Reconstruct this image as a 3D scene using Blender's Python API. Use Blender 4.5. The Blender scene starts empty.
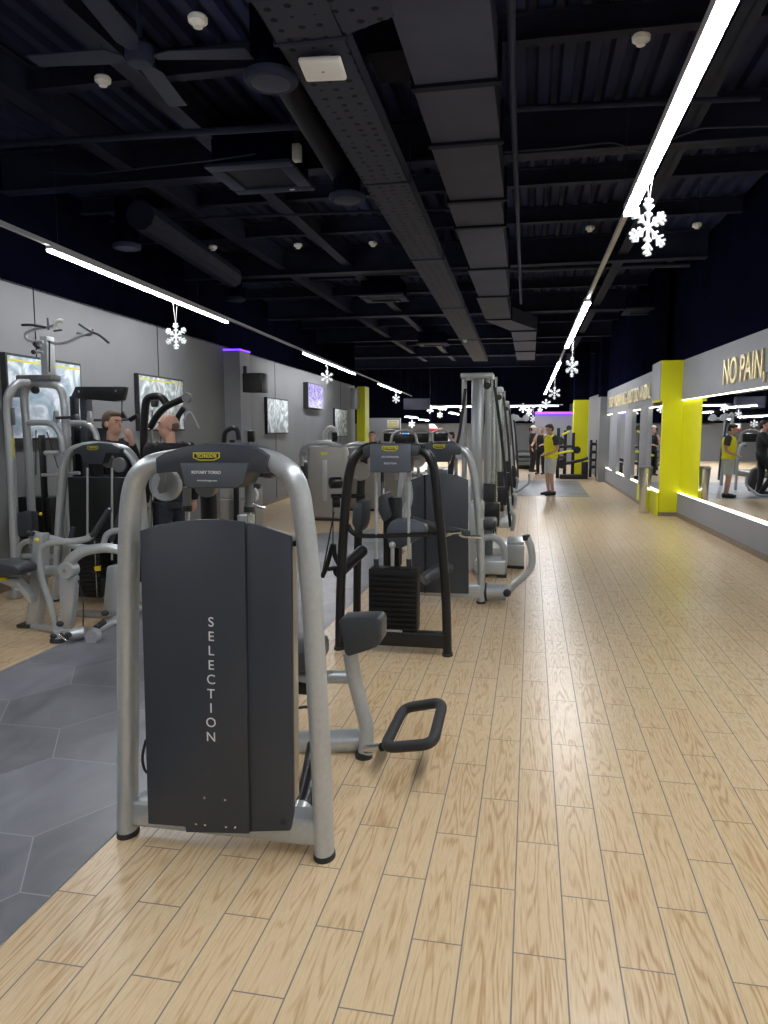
import bpy, bmesh, math, random
from mathutils import Vector, Matrix, noise
random.seed(7)
S = bpy.context.scene
COL = S.collection
PI = math.pi
# ------------------------------------------------------------------ camera, world, exposure
F = 735.0; H = 1.56
PIT = math.atan(83 / F); YAW = math.atan(147 * math.cos(PIT) / F)
cam = bpy.data.objects.new('camera', bpy.data.cameras.new('camera')); COL.objects.link(cam)
cam.location = (0, 0, H); cam.rotation_euler = (PI / 2 - PIT, 0, YAW)
cam.data.sensor_fit = 'VERTICAL'; cam.data.sensor_height = 36; cam.data.lens = 36 * F / 1024
cam.data.clip_start = 0.05; cam.data.clip_end = 200
S.camera = cam
S.view_settings.view_transform = 'Standard'; S.view_settings.look = 'None'
S.view_settings.gamma = 1; S.view_settings.use_curve_mapping = False
S.view_settings.exposure = 0.42
w = bpy.data.worlds.new('world'); S.world = w; w.use_nodes = True
w.node_tree.nodes['Background'].inputs[0].default_value = (0.55, 0.6, 0.8, 1)
w.node_tree.nodes['Background'].inputs[1].default_value = 0.10
LED_POWER = 62.0
# ------------------------------------------------------------------ measuring helpers (metres)
def ray(x, y):
    a = (x - 384) / F; b = -(y - 512) / F
    fy = math.cos(PIT) + b * math.sin(PIT); fz = -math.sin(PIT) + b * math.cos(PIT)
    return Vector((a * math.cos(YAW) - fy * math.sin(YAW), a * math.sin(YAW) + fy * math.cos(YAW), fz))
def A(x, y, Y):
    r = ray(x, y); t = Y / r.y; return Vector((r.x * t, Y, H + r.z * t))
def G(x, y, z=0.0):
    r = ray(x, y); t = (z - H) / r.z; return Vector((r.x * t, r.y * t, z))
def LINE(x, y, x0, s):            # where the sight line meets the upright plane X = x0 + s*Y
    r = ray(x, y); t = x0 / (r.x - s * r.y); return Vector((r.x * t, r.y * t, H + r.z * t))
LW0, LWS = -4.675, -0.045
RW0, RWS = 3.14, -0.039
def lw(Y): return LW0 + LWS * Y
def rw(Y): return RW0 + RWS * Y
# ------------------------------------------------------------------ materials
def mat(name, col, metal=0.0, rough=0.5, var=0.0, scale=8.0, bump=0.0, emit=None, power=0.0, coat=0.0, spec=0.5):
    m = bpy.data.materials.new(name); m.use_nodes = True
    nt = m.node_tree; b = nt.nodes['Principled BSDF']
    b.inputs['Base Color'].default_value = (*col, 1); b.inputs['Metallic'].default_value = metal
    b.inputs['Roughness'].default_value = rough; b.inputs['Coat Weight'].default_value = coat
    b.inputs['Specular IOR Level'].default_value = spec
    if var or bump:
        tc = nt.nodes.new('ShaderNodeTexCoord'); n = nt.nodes.new('ShaderNodeTexNoise')
        n.inputs['Scale'].default_value = scale; n.inputs['Detail'].default_value = 4
        nt.links.new(tc.outputs['Object'], n.inputs['Vector'])
        if var:
            r = nt.nodes.new('ShaderNodeValToRGB')
            r.color_ramp.elements[0].position = 0.3; r.color_ramp.elements[1].position = 0.7
            r.color_ramp.elements[0].color = (*[c * (1 - var) for c in col], 1)
            r.color_ramp.elements[1].color = (*[min(1, c * (1 + var)) for c in col], 1)
            nt.links.new(n.outputs['Fac'], r.inputs['Fac']); nt.links.new(r.outputs['Color'], b.inputs['Base Color'])
        if bump:
            bp = nt.nodes.new('ShaderNodeBump'); bp.inputs['Strength'].default_value = bump; bp.inputs['Distance'].default_value = 0.003
            nt.links.new(n.outputs['Fac'], bp.inputs['Height']); nt.links.new(bp.outputs['Normal'], b.inputs['Normal'])
    if emit:
        b.inputs['Emission Color'].default_value = (*emit, 1); b.inputs['Emission Strength'].default_value = power
    return m
M = {}
M['silver'] = mat('silver paint', (0.47, 0.50, 0.52), 0.45, 0.30, 0.05, 60)
M['silver_dark'] = mat('grey metal', (0.20, 0.21, 0.22), 0.5, 0.4, 0.05, 30)
M['chrome'] = mat('chrome', (0.7, 0.71, 0.72), 1.0, 0.18)
M['champagne'] = mat('champagne metal', (0.48, 0.45, 0.38), 0.6, 0.4, 0.04, 30)
M['charcoal'] = mat('charcoal shroud', (0.034, 0.041, 0.055), 0.0, 0.42, 0.06, 4, 0.05)
M['charcoal_light'] = mat('slate plastic', (0.078, 0.093, 0.118), 0.0, 0.42, 0.05, 10)
M['stack'] = mat('matt black steel', (0.007, 0.007, 0.008), 0, 0.5, 0.1, 30, spec=0.25)
M['black'] = mat('black paint', (0.010, 0.0105, 0.012), 0.2, 0.35, 0.1, 30)
M['rubber'] = mat('black rubber', (0.022, 0.023, 0.026), 0.0, 0.6, 0.15, 60, 0.2)
M['leather'] = mat('dark vinyl', (0.038, 0.044, 0.052), 0.0, 0.38, 0.12, 40, 0.25)
M['white'] = mat('white plastic', (0.78, 0.78, 0.76), 0, 0.4, 0.02, 20)
M['cabinet'] = mat('pale grey cabinet', (0.34, 0.335, 0.315), 0.3, 0.42, 0.03, 10)
M['wall'] = mat('grey wall paint', (0.188, 0.193, 0.204), 0, 0.75, 0.04, 1.5, 0.05)
M['wall_light'] = mat('light grey panel', (0.27, 0.28, 0.31), 0, 0.6, 0.03, 2)
M['ceil'] = mat('navy black ceiling paint', (0.0035, 0.0042, 0.0125), 0, 0.8, 0.25, 2, spec=0.0)
M['deck'] = mat('dark corrugated deck', (0.027, 0.032, 0.082), 0.0, 0.6, 0.3, 1.5, spec=0.12)
M['beam'] = mat('dark steel beam', (0.019, 0.0225, 0.047), 0.0, 0.6, 0.2, 3, spec=0.12)
M['duct'] = mat('grey duct', (0.046, 0.050, 0.074), 0.0, 0.65, 0.12, 2, spec=0.15)
M['duct_seam'] = mat('dark duct flange', (0.005, 0.0055, 0.012), 0.0, 0.6, spec=0.1)
M['yellow'] = mat('acid yellow paint', (0.72, 0.72, 0.003), 0, 0.5, 0.03, 2)
M['logo'] = mat('logo yellow', (0.70, 0.66, 0.05), 0, 0.5)
M['letter'] = mat('white lettering', (0.75, 0.77, 0.78), 0, 0.5)
M['gold'] = mat('gold lettering', (0.95, 0.80, 0.42), 0.35, 0.3, 0.08, 20)
M['rail'] = mat('aluminium rail', (0.45, 0.45, 0.46), 0.4, 0.5, 0.04, 10)
M['snow'] = mat('white acrylic added glow', (0.66, 0.68, 0.70), 0, 0.4, 0.0, emit=(0.9, 0.95, 1), power=0.16)  # faint emission stands in for rail light on the flakes; acrylic is no lamp
M['led'] = mat('white led diffuser', (1, 1, 1), 0, 0.5, emit=(0.97, 0.98, 1.0), power=LED_POWER)
M['led_strip'] = mat('warm led strip', (1, 1, 1), 0, 0.5, emit=(1.0, 0.97, 0.62), power=3.5)
M['led_purple'] = mat('violet led strip', (0.3, 0.1, 1), 0, 0.5, emit=(0.16, 0.02, 1.0), power=3)
M['tile_dark'] = mat('tile grout', (0.36, 0.37, 0.40), 0, 0.6)
M['skin'] = mat('skin', (0.62, 0.36, 0.27), 0, 0.5, 0.06, 20)
M['hair'] = mat('brown hair', (0.10, 0.062, 0.035), 0, 0.6, 0.3, 60, 0.4)
M['hair_short'] = mat('cropped hair', (0.16, 0.10, 0.075), 0, 0.7, 0.3, 80, 0.3)
M['hair_dark'] = mat('dark hair', (0.018, 0.013, 0.011), 0, 0.55, 0.3, 60, 0.4)
M['jacket'] = mat('black jacket cloth', (0.012, 0.013, 0.016), 0, 0.8, 0.3, 30, 0.5)
M['jeans'] = mat('dark denim', (0.03, 0.034, 0.045), 0, 0.85, 0.5, 80, 0.5)
M['shirt_y'] = mat('yellow jersey', (0.98, 0.88, 0.01), 0, 0.7, 0.05, 20, 0.2)
M['sleeve'] = mat('charcoal jersey', (0.05, 0.055, 0.06), 0, 0.8, 0.1, 20)
M['shorts'] = mat('patterned shorts', (0.55, 0.58, 0.55), 0, 0.8, 0.35, 40)
M['red'] = mat('red sign', (0.5, 0.02, 0.03), 0, 0.5)
M['pin'] = mat('yellow pin', (0.8, 0.6, 0.02), 0, 0.4)
M['base_trim'] = mat('brown skirting', (0.20, 0.155, 0.11), 0, 0.5, 0.15, 12)
mm = bpy.data.materials.new('mirror glass'); mm.use_nodes = True; M['mirror'] = mm
b = mm.node_tree.nodes['Principled BSDF']; b.inputs['Base Color'].default_value = (0.86, 0.88, 0.88, 1); b.inputs['Metallic'].default_value = 1; b.inputs['Roughness'].default_value = 0.015
def wood():
    m = bpy.data.materials.new('oak plank tiles'); m.use_nodes = True; nt = m.node_tree; N = nt.nodes.new; L = nt.links.new
    b = nt.nodes['Principled BSDF']
    geo = N('ShaderNodeNewGeometry'); sx = N('ShaderNodeSeparateXYZ'); L(geo.outputs['Position'], sx.inputs[0])
    def mth(op, a, b_=None, c=None):
        n = N('ShaderNodeMath'); n.operation = op
        for i, v in enumerate((a, b_, c)):
            if v is None: continue
            if isinstance(v, (int, float)): n.inputs[i].default_value = v
            else: L(v, n.inputs[i])
        return n.outputs[0]
    PW, PL = 0.1535, 0.6115
    u = mth('DIVIDE', mth('ADD', sx.outputs['X'], 0.0185 + PW * 200), PW)
    cu = mth('FLOOR', u); fu = mth('FRACT', u)
    odd = mth('MODULO', cu, 2.0)
    v = mth('ADD', mth('DIVIDE', mth('ADD', sx.outputs['Y'], -2.69 + PL * 100), PL), mth('MULTIPLY', odd, 0.5))
    cv = mth('FLOOR', v); fv = mth('FRACT', v)
    du = mth('MULTIPLY', mth('MINIMUM', fu, mth('SUBTRACT', 1.0, fu)), PW)
    dv = mth('MULTIPLY', mth('MINIMUM', fv, mth('SUBTRACT', 1.0, fv)), PL)
    d = mth('MINIMUM', du, dv)
    joint = mth('LESS_THAN', d, 0.0024)
    cid = N('ShaderNodeCombineXYZ'); L(cu, cid.inputs[0]); L(cv, cid.inputs[1])
    wn = N('ShaderNodeTexWhiteNoise'); wn.noise_dimensions = '3D'; L(cid.outputs[0], wn.inputs['Vector'])
    # grain: contour rings of a stretched noise
    pv = N('ShaderNodeCombineXYZ')
    L(mth('ADD', mth('MULTIPLY', sx.outputs['X'], 11.0), mth('MULTIPLY', wn.outputs['Value'], 50.0)), pv.inputs[0])
    L(mth('ADD', mth('MULTIPLY', sx.outputs['Y'], 1.15), mth('MULTIPLY', wn.outputs['Value'], 90.0)), pv.inputs[1])
    n1 = N('ShaderNodeTexNoise'); n1.inputs['Scale'].default_value = 1.0; n1.inputs['Detail'].default_value = 1.5; L(pv.outputs[0], n1.inputs['Vector'])
    rings = mth('SINE', mth('MULTIPLY', n1.outputs['Fac'], 72.0))
    rings = mth('MULTIPLY_ADD', rings, 0.5, 0.5)
    rings = mth('POWER', rings, 2.0)
    rings = mth('MULTIPLY', rings, mth('MINIMUM', mth('MULTIPLY', mth('MINIMUM', fu, mth('SUBTRACT', 1.0, fu)), 3.2), 1.0))
    pf = N('ShaderNodeCombineXYZ'); L(mth('MULTIPLY', sx.outputs['X'], 160.0), pf.inputs[0]); L(mth('MULTIPLY', sx.outputs['Y'], 9.0), pf.inputs[1])
    n2 = N('ShaderNodeTexNoise'); n2.inputs['Scale'].default_value = 1.0; n2.inputs['Detail'].default_value = 3; L(pf.outputs[0], n2.inputs['Vector'])
    g = mth('ADD', mth('MULTIPLY', rings, 0.31), mth('MULTIPLY', n2.outputs['Fac'], 0.95))
    g = mth('ADD', g, mth('MULTIPLY', wn.outputs['Value'], 0.15))
    r = N('ShaderNodeValToRGB'); e = r.color_ramp.elements
    e[0].position = 0.35; e[0].color = (0.70, 0.55, 0.36, 1); e[1].position = 1.15 if False else 1.0; e[1].color = (0.43, 0.26, 0.12, 1)
    x = e.new(0.62); x.color = (0.62, 0.465, 0.28, 1)
    L(g, r.inputs['Fac'])
    mx = N('ShaderNodeMix'); mx.data_type = 'RGBA'; L(joint, mx.inputs['Factor']); L(r.outputs['Color'], mx.inputs['A']); mx.inputs['B'].default_value = (0.20, 0.175, 0.15, 1)
    L(mx.outputs['Result'], b.inputs['Base Color'])
    L(mth('ADD', mth('MULTIPLY', g, 0.12), mth('ADD', mth('MULTIPLY', joint, 0.3), 0.22)), b.inputs['Roughness'])
    bp = N('ShaderNodeBump'); bp.inputs['Strength'].default_value = 0.35; bp.inputs['Distance'].default_value = 0.0015
    L(mth('SUBTRACT', mth('MULTIPLY', g, -0.25), mth('MULTIPLY', joint, 1.0)), bp.inputs['Height']); L(bp.outputs['Normal'], b.inputs['Normal'])
    return m
M['wood'] = wood()
def stone():
    m = bpy.data.materials.new('slate hexagon tiles'); m.use_nodes = True; nt = m.node_tree; N = nt.nodes.new; L = nt.links.new
    b = nt.nodes['Principled BSDF']
    at = N('ShaderNodeAttribute'); at.attribute_name = 'tint'
    tc = N('ShaderNodeNewGeometry'); n = N('ShaderNodeTexNoise'); n.inputs['Scale'].default_value = 3.5; n.inputs['Detail'].default_value = 7; n.inputs['Distortion'].default_value = 1.2
    mp = N('ShaderNodeMapping'); mp.inputs['Scale'].default_value = (1, 0.55, 1); mp.inputs['Rotation'].default_value = (0, 0, 0.6)
    L(tc.outputs['Position'], mp.inputs[0]); L(mp.outputs[0], n.inputs['Vector'])
    ad = N('ShaderNodeMath'); ad.operation = 'MULTIPLY_ADD'; L(at.outputs['Fac'], ad.inputs[0]); ad.inputs[1].default_value = 0.35; L(n.outputs['Fac'], ad.inputs[2])
    r = N('ShaderNodeValToRGB'); e = r.color_ramp.elements
    e[0].position = 0.35; e[0].color = (0.10, 0.105, 0.122, 1); e[1].position = 0.95; e[1].color = (0.24, 0.25, 0.28, 1)
    L(ad.outputs[0], r.inputs['Fac']); L(r.outputs['Color'], b.inputs['Base Color'])
    b.inputs['Roughness'].default_value = 0.32
    bp = N('ShaderNodeBump'); bp.inputs['Strength'].default_value = 0.3; bp.inputs['Distance'].default_value = 0.002
    L(n.outputs['Fac'], bp.inputs['Height']); L(bp.outputs['Normal'], b.inputs['Normal'])
    return m
M['stone'] = stone()
def poster(name, base, hi, sc, seed, strip=None):
    m = bpy.data.materials.new(name); m.use_nodes = True; nt = m.node_tree; N = nt.nodes.new; L = nt.links.new
    b = nt.nodes['Principled BSDF']
    tc = N('ShaderNodeTexCoord'); n = N('ShaderNodeTexNoise'); n.inputs['Scale'].default_value = sc; n.inputs['Detail'].default_value = 5; n.inputs['Distortion'].default_value = 2.5
    mp = N('ShaderNodeMapping'); mp.inputs['Location'].default_value = (seed, seed * 2, seed); L(tc.outputs['Object'], mp.inputs[0]); L(mp.outputs[0], n.inputs['Vector'])
    r = N('ShaderNodeValToRGB'); e = r.color_ramp.elements
    e[0].position = 0.36; e[0].color = (*base, 1); e[1].position = 0.62; e[1].color = (*hi, 1)
    x = e.new(0.5); x.color = (*[(a + c) / 2 * 0.9 for a, c in zip(base, hi)], 1)
    L(n.outputs['Fac'], r.inputs['Fac']); L(r.outputs['Color'], b.inputs['Base Color'])
    b.inputs['Roughness'].default_value = 0.25
    return m, r, b, nt
M['print_blue'] = poster('blue gym print', (0.30, 0.42, 0.53), (0.85, 0.93, 1.0), 2.6, 1)[0]
M['print_grey'] = poster('grey gym print', (0.26, 0.33, 0.35), (0.80, 0.88, 0.90), 3.2, 4)[0]
def screen(name, base, hi, sc, seed, p):
    m, r, b, nt = poster(name, base, hi, sc, seed); nt.links.new(r.outputs['Color'], b.inputs['Emission Color']); b.inputs['Emission Strength'].default_value = p
    return m
M['screen_violet'] = screen('violet screen', (0.10, 0.06, 0.30), (0.45, 0.4, 0.72), 7, 3, 0.15)
M['screen_blue'] = screen('blue screen', (0.05, 0.2, 0.6), (0.4, 0.7, 1.0), 3, 5, 1.0)
# ------------------------------------------------------------------ mesh builder
class MB:
    def __init__(s): s.bm = bmesh.new()
    def _merge(s, t):
        me = bpy.data.meshes.new('t'); t.to_mesh(me); t.free(); s.bm.from_mesh(me); bpy.data.meshes.remove(me)
    def box(s, c, size, rot=None, bev=0.0, seg=2):
        t = bmesh.new(); bmesh.ops.create_cube(t, size=1)
        bmesh.ops.scale(t, vec=size, verts=t.verts)
        if bev: bmesh.ops.bevel(t, geom=t.edges[:], offset=min(bev, min(size) * 0.45), segments=seg, affect='EDGES', profile=0.5)
        mtx = Matrix.Translation(c) @ (rot.to_4x4() if rot else Matrix.Identity(4))
        bmesh.ops.transform(t, matrix=mtx, verts=t.verts); s._merge(t); return s
    def bb(s, lo, hi, bev=0.0, seg=2):
        lo = Vector(lo); hi = Vector(hi)
        return s.box((lo + hi) / 2, tuple(abs(a) for a in (hi - lo)), None, bev, seg)
    def prism(s, pts, ext, bev=0.0, seg=2):
        t = bmesh.new(); ext = Vector(ext)
        a = [t.verts.new(p) for p in pts]; b = [t.verts.new(Vector(p) + ext) for p in pts]
        n = len(pts); t.faces.new(a); t.faces.new(b[::-1])
        for i in range(n): t.faces.new((a[i], b[i], b[(i + 1) % n], a[(i + 1) % n]))
        bmesh.ops.recalc_face_normals(t, faces=t.faces)
        if bev: bmesh.ops.bevel(t, geom=t.edges[:], offset=bev, segments=seg, affect='EDGES', profile=0.5, clamp_overlap=True)
        s._merge(t); return s
    def tube(s, pts, r, rb=None, n=14, smooth=6, closed=False, ref=None, caps=True):
        pts = [Vector(p) for p in pts]; K = len(pts)
        rs = r if isinstance(r, (list, tuple)) else [r] * K
        rbs = (rb if isinstance(rb, (list, tuple)) else [rb] * K) if rb else rs
        P, R, B = [], [], []
        if smooth and K > 2:
            for i in range(K if closed else K - 1):
                g = (lambda j: pts[j % K]) if closed else (lambda j: pts[min(max(j, 0), K - 1)])
                p0, p1, p2, p3 = g(i - 1), g(i), g(i + 1), g(i + 2)
                for k in range(smooth):
                    t = k / smooth
                    P.append(0.5 * ((2 * p1) + (p2 - p0) * t + (2 * p0 - 5 * p1 + 4 * p2 - p3) * t * t + (3 * p1 - 3 * p2 + p3 - p0) * t ** 3))
                    j = (i + 1) % K; R.append(rs[i] * (1 - t) + rs[j] * t); B.append(rbs[i] * (1 - t) + rbs[j] * t)
            if not closed: P.append(pts[-1]); R.append(rs[-1]); B.append(rbs[-1])
        else: P, R, B = pts, list(rs), list(rbs)
        T = []
        for i in range(len(P)):
            if closed: d = P[(i + 1) % len(P)] - P[i - 1]
            else: d = P[min(i + 1, len(P) - 1)] - P[max(i - 1, 0)]
            T.append(d.normalized() if d.length > 1e-9 else Vector((0, 0, 1)))
        if ref is None:
            u = T[0].orthogonal().normalized()
            if abs(T[0].z) < 0.9: u = T[0].cross(Vector((0, 0, 1))).normalized()
        rings = []
        for i, (p, t) in enumerate(zip(P, T)):
            if ref is not None:
                v = Vector(ref); v = (v - t * v.dot(t)).normalized(); u = v.cross(t).normalized()
            else:
                u = (u - t * u.dot(t)).normalized(); v = t.cross(u)
            rings.append([s.bm.verts.new(p + u * math.cos(2 * PI * k / n) * R[i] + v * math.sin(2 * PI * k / n) * B[i]) for k in range(n)])
        m = len(rings)
        for i in range(m if closed else m - 1):
            a, b = rings[i], rings[(i + 1) % m]
            for k in range(n): s.bm.faces.new((a[k], a[(k + 1) % n], b[(k + 1) % n], b[k]))
        if not closed and caps:
            s.bm.faces.new(rings[0][::-1]); s.bm.faces.new(rings[-1])
        return s
    def fil(s, pts, r, fr=0.05, **kw):   # polyline with rounded corners
        pts = [Vector(p) for p in pts]; out = []; K = len(pts); cl = kw.get('closed', False)
        for i in range(K):
            if not cl and i in (0, K - 1): out.append(pts[i]); continue
            a, b, c = pts[i - 1], pts[i], pts[(i + 1) % K]
            d1 = (a - b); d2 = (c - b); q = min(fr, d1.length * 0.45, d2.length * 0.45)
            p1 = b + d1.normalized() * q; p2 = b + d2.normalized() * q
            for k in range(6):
                t = k / 5; out.append(p1 * (1 - t) ** 2 + b * 2 * t * (1 - t) + p2 * t * t)
        return s.tube(out, r, smooth=0, **kw)
    def cyl(s, p0, p1, r, r1=None, n=20): return s.tube([p0, p1], [r, r1 if r1 is not None else r], n=n, smooth=0)
    def lathe(s, c, prof, axis=(0, 0, 1), n=28):   # prof: (radius, height) list along the axis
        ax = Vector(axis).normalized(); u = ax.orthogonal().normalized(); v = ax.cross(u); c = Vector(c); rings = []
        for r, h in prof:
            if r < 1e-5: rings.append([s.bm.verts.new(c + ax * h)])
            else: rings.append([s.bm.verts.new(c + ax * h + (u * math.cos(2 * PI * k / n) + v * math.sin(2 * PI * k / n)) * r) for k in range(n)])
        for a, b in zip(rings, rings[1:]):
            for k in range(n):
                q = [a[k % len(a)], a[(k + 1) % len(a)], b[(k + 1) % len(b)], b[k % len(b)]]; q2 = []
                for x in q:
                    if x not in q2: q2.append(x)
                if len(q2) > 2: s.bm.faces.new(q2)
        if len(rings[0]) > 1: s.bm.faces.new(rings[0][::-1])
        if len(rings[-1]) > 1: s.bm.faces.new(rings[-1])
        return s
    def ball(s, c, rad, rot=None, n=16):
        t = bmesh.new(); bmesh.ops.create_uvsphere(t, u_segments=n, v_segments=max(6, n * 2 // 3), radius=1)
        rad = rad if isinstance(rad, (tuple, list)) else (rad,) * 3
        bmesh.ops.transform(t, matrix=Matrix.Translation(c) @ (rot.to_4x4() if rot else Matrix.Identity(4)) @ Matrix.Diagonal((*rad, 1)), verts=t.verts)
        s._merge(t); return s
def origin(o):
    v = Vector((0, 0, 0))
    while o: v += o.location; o = o.parent
    return v
def build(name, mb, m, parent=None, label=None, sharp=35, kind=None, vox=None):
    bm = mb.bm; off = origin(parent)
    if parent is None and kind is None:
        xs = [v.co for v in bm.verts]; lo = Vector([min(c[i] for c in xs) for i in range(3)]); hi = Vector([max(c[i] for c in xs) for i in range(3)])
        off = Vector(((lo.x + hi.x) / 2, (lo.y + hi.y) / 2, lo.z))
    bmesh.ops.translate(bm, vec=-off, verts=bm.verts)
    bmesh.ops.recalc_face_normals(bm, faces=bm.faces)
    for f in bm.faces: f.smooth = True
    for e in bm.edges:
        if len(e.link_faces) == 2 and e.calc_face_angle(0) > math.radians(sharp): e.smooth = False
    me = bpy.data.meshes.new(name); bm.to_mesh(me); bm.free(); me.materials.append(M[m] if isinstance(m, str) else m)
    o = bpy.data.objects.new(name, me); COL.objects.link(o)
    if vox:
        r = o.modifiers.new('r', 'REMESH'); r.mode = 'VOXEL'; r.voxel_size = vox; r.use_smooth_shade = True
        sm = o.modifiers.new('s', 'SMOOTH'); sm.factor = 0.5; sm.iterations = 4
        dg = bpy.context.evaluated_depsgraph_get(); nm = bpy.data.meshes.new_from_object(o.evaluated_get(dg))
        o.modifiers.clear(); o.data = nm
        if not nm.materials: nm.materials.append(M[m])
        for p in nm.polygons: p.use_smooth = True
    if parent: o.parent = parent
    else: o.location = off
    if label: o['label'] = label
    if kind: o['kind'] = kind
    return o
def tag(o, label, cat, group=None):
    o['label'] = label; o['category'] = cat
    if group: o['group'] = group
    return o
def thing(name, label, cat, loc, group=None):
    o = bpy.data.objects.new(name, None); COL.objects.link(o); o.location = loc; o.empty_display_size = 0.1
    return tag(o, label, cat, group)
def kids(o): return [c for c in bpy.data.objects if c.parent == o]
def dup(root, loc, label, group=None, scale=None, rz=None):
    ch = kids(root); c = root.copy(); COL.objects.link(c); c.location = loc; c['label'] = label
    if group: c['group'] = group
    if scale: c.scale = (scale,) * 3
    if rz is not None: c.rotation_euler.z = rz
    for k in ch:
        d = k.copy(); COL.objects.link(d); d.parent = c
        for g in kids(k): e = g.copy(); COL.objects.link(e); e.parent = d
    return c
def struct(name, mb, m, **k): return build(name, mb, m, None, kind='structure', **k)
def text(name, body, loc, size, m, parent, rot=(PI / 2, 0, 0), align='CENTER', ext=0.001, sx=1.0, kind=None, bold=0.0):
    cu = bpy.data.curves.new('t', 'FONT'); cu.body = body; cu.size = size; cu.align_x = align; cu.align_y = 'CENTER'; cu.extrude = ext; cu.offset = bold
    o = bpy.data.objects.new('t', cu); COL.objects.link(o)
    dg = bpy.context.evaluated_depsgraph_get(); me = bpy.data.meshes.new_from_object(o.evaluated_get(dg)); bpy.data.objects.remove(o)
    from mathutils import Euler
    me.transform(Matrix.Translation(Vector(loc) - origin(parent)) @ Euler(rot).to_matrix().to_4x4() @ Matrix.Diagonal((sx, 1, 1, 1)))
    me.materials.clear(); me.materials.append(M[m]); me.name = name
    o = bpy.data.objects.new(name, me); COL.objects.link(o)
    if parent: o.parent = parent
    if kind: o['kind'] = kind
    return o
def PX(pts, Y): return [A(x, y, Y) for x, y in pts]
def R(px, Y): return px * Y / F       # pixels -> metres at a depth
# ================================================================== THE ROOM
YB = 38.0
mb = MB(); mb.bb((-11, -4, -0.05), (4.2, YB + 0.3, 0)); struct('floor', mb, 'wood')
def hexfloor(region, z=0.004):
    """dark hexagonal slabs laid in the floor, cut to a convex region"""
    bm = bmesh.new(); side = 0.36; hx = side * 1.5; hy = side * math.sqrt(3)
    xs = [p[0] for p in region]; ys = [p[1] for p in region]; tl = bm.verts.layers.float.new('tint')
    for i in range(int((min(xs)) / hx) - 2, int(max(xs) / hx) + 3):
        for j in range(int(min(ys) / hy) - 2, int(max(ys) / hy) + 3):
            cx = i * hx + 0.14; cy = j * hy + (i % 2) * hy / 2 + 0.17; t = random.random()
            vs = [bm.verts.new((cx + (side - 0.003) * math.cos(k * PI / 3), cy + (side - 0.003) * math.sin(k * PI / 3), z)) for k in range(6)]
            for v in vs: v[tl] = t
            bm.faces.new(vs)
    n = len(region)
    for i in range(n):
        a = Vector((*region[i], 0)); b = Vector((*region[(i + 1) % n], 0)); nn = Vector(((b - a).y, -(b - a).x, 0)).normalized()
        bmesh.ops.bisect_plane(bm, geom=bm.verts[:] + bm.edges[:] + bm.faces[:], plane_co=a, plane_no=nn, clear_outer=True)
    base = bmesh.new(); base.faces.new([base.verts.new((x, y, z - 0.0015)) for x, y in region]); me = bpy.data.meshes.new('b'); base.to_mesh(me)
    mbx = MB(); mbx.bm = bm
    o = struct('floor_inlay', mbx, 'stone')
    mg = MB(); mg.prism([(x, y, 0) for x, y in region], (0, 0, z - 0.0015)); struct('floor_grout', mg, 'tile_dark')
hexfloor([(-3.33, -1.5), (-1.545, -1.5), (-1.545, 9.2), (-2.4, 11.2), (-3.33, 10.3)])
hexfloor([(-2.6, 12.5), (-0.32, 12.5), (-0.32, 17.5), (-2.6, 17.5)])
hexfloor([(-6.4, 17.5), (1.37, 17.5), (1.42, 22.8), (-6.4, 22.8)])
# side walls
def slab(name, p0, p1, z0, z1, th, m, **k):   # upright slab between two ground points, thickness towards +normal
    a = Vector((*p0, 0)); b = Vector((*p1, 0)); n = Vector((-(b - a).y, (b - a).x, 0)).normalized() * th
    mb = MB(); mb.prism([a + Vector((0, 0, z0)), b + Vector((0, 0, z0)), b + Vector((0, 0, z1)), a + Vector((0, 0, z1))], n)
    return struct(name, mb, m, **k)
LT = 2.98
slab('wall_left', (lw(-4), -4), (lw(24), 24), 0, LT, 0.2, 'wall')
slab('wall_left_upper', (lw(-4) - 0.9, -4), (lw(24) - 0.9, 24), LT, 4.75, 0.2, 'ceil')
slab('wall_left_ledge', (lw(-4), -4), (lw(24), 24), LT - 0.02, LT, 0.92, 'ceil')
slab('wall_left_return', (lw(24), 24), (-11, 24), 0, LT, 0.2, 'wall')
slab('wall_left_return_upper', (lw(24), 24), (-11, 24), LT, 4.75, 0.2, 'ceil')
slab('wall_left_far', (-11, 24.2), (-11, YB), 0, 4.75, 0.2, 'wall')
slab('wall_right_upper', (rw(YB) + 0.02, YB), (rw(-4) + 0.02, -4), 2.76, 4.75, 0.2, 'ceil')
slab('wall_right', (rw(YB) + 0.16, YB), (rw(-4) + 0.16, -4), 0, 2.76, 0.2, 'wall')
mb = MB(); mb.bb((-11.2, YB, 0), (4.2, YB + 0.2, 1.85)); struct('wall_back', mb, 'wall')
mb = MB(); mb.bb((-11.2, YB - 0.5, 1.85), (4.2, YB + 0.2, 4.75)); struct('wall_back_upper', mb, 'ceil')
mb = MB(); mb.bb((-11.2, -4.2, 0), (4.2, -4, 4.75)); struct('wall_front', mb, 'wall')
# wall panel joints on the left
for i, px in enumerate((35, 157, 274, 340)):
    p = LINE(px, 330, LW0, LWS); mb = MB(); mb.bb((p.x + 0.001, p.y - 0.006, 0), (p.x + 0.006, p.y + 0.006, LT)); struct('trim_%d' % (i + 1), mb, 'duct_seam')
# baseboards
slab('baseboard_left', (lw(-4) + 0.012, -4), (lw(24) + 0.012, 24), 0, 0.08, 0.012, 'base_trim')
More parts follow.
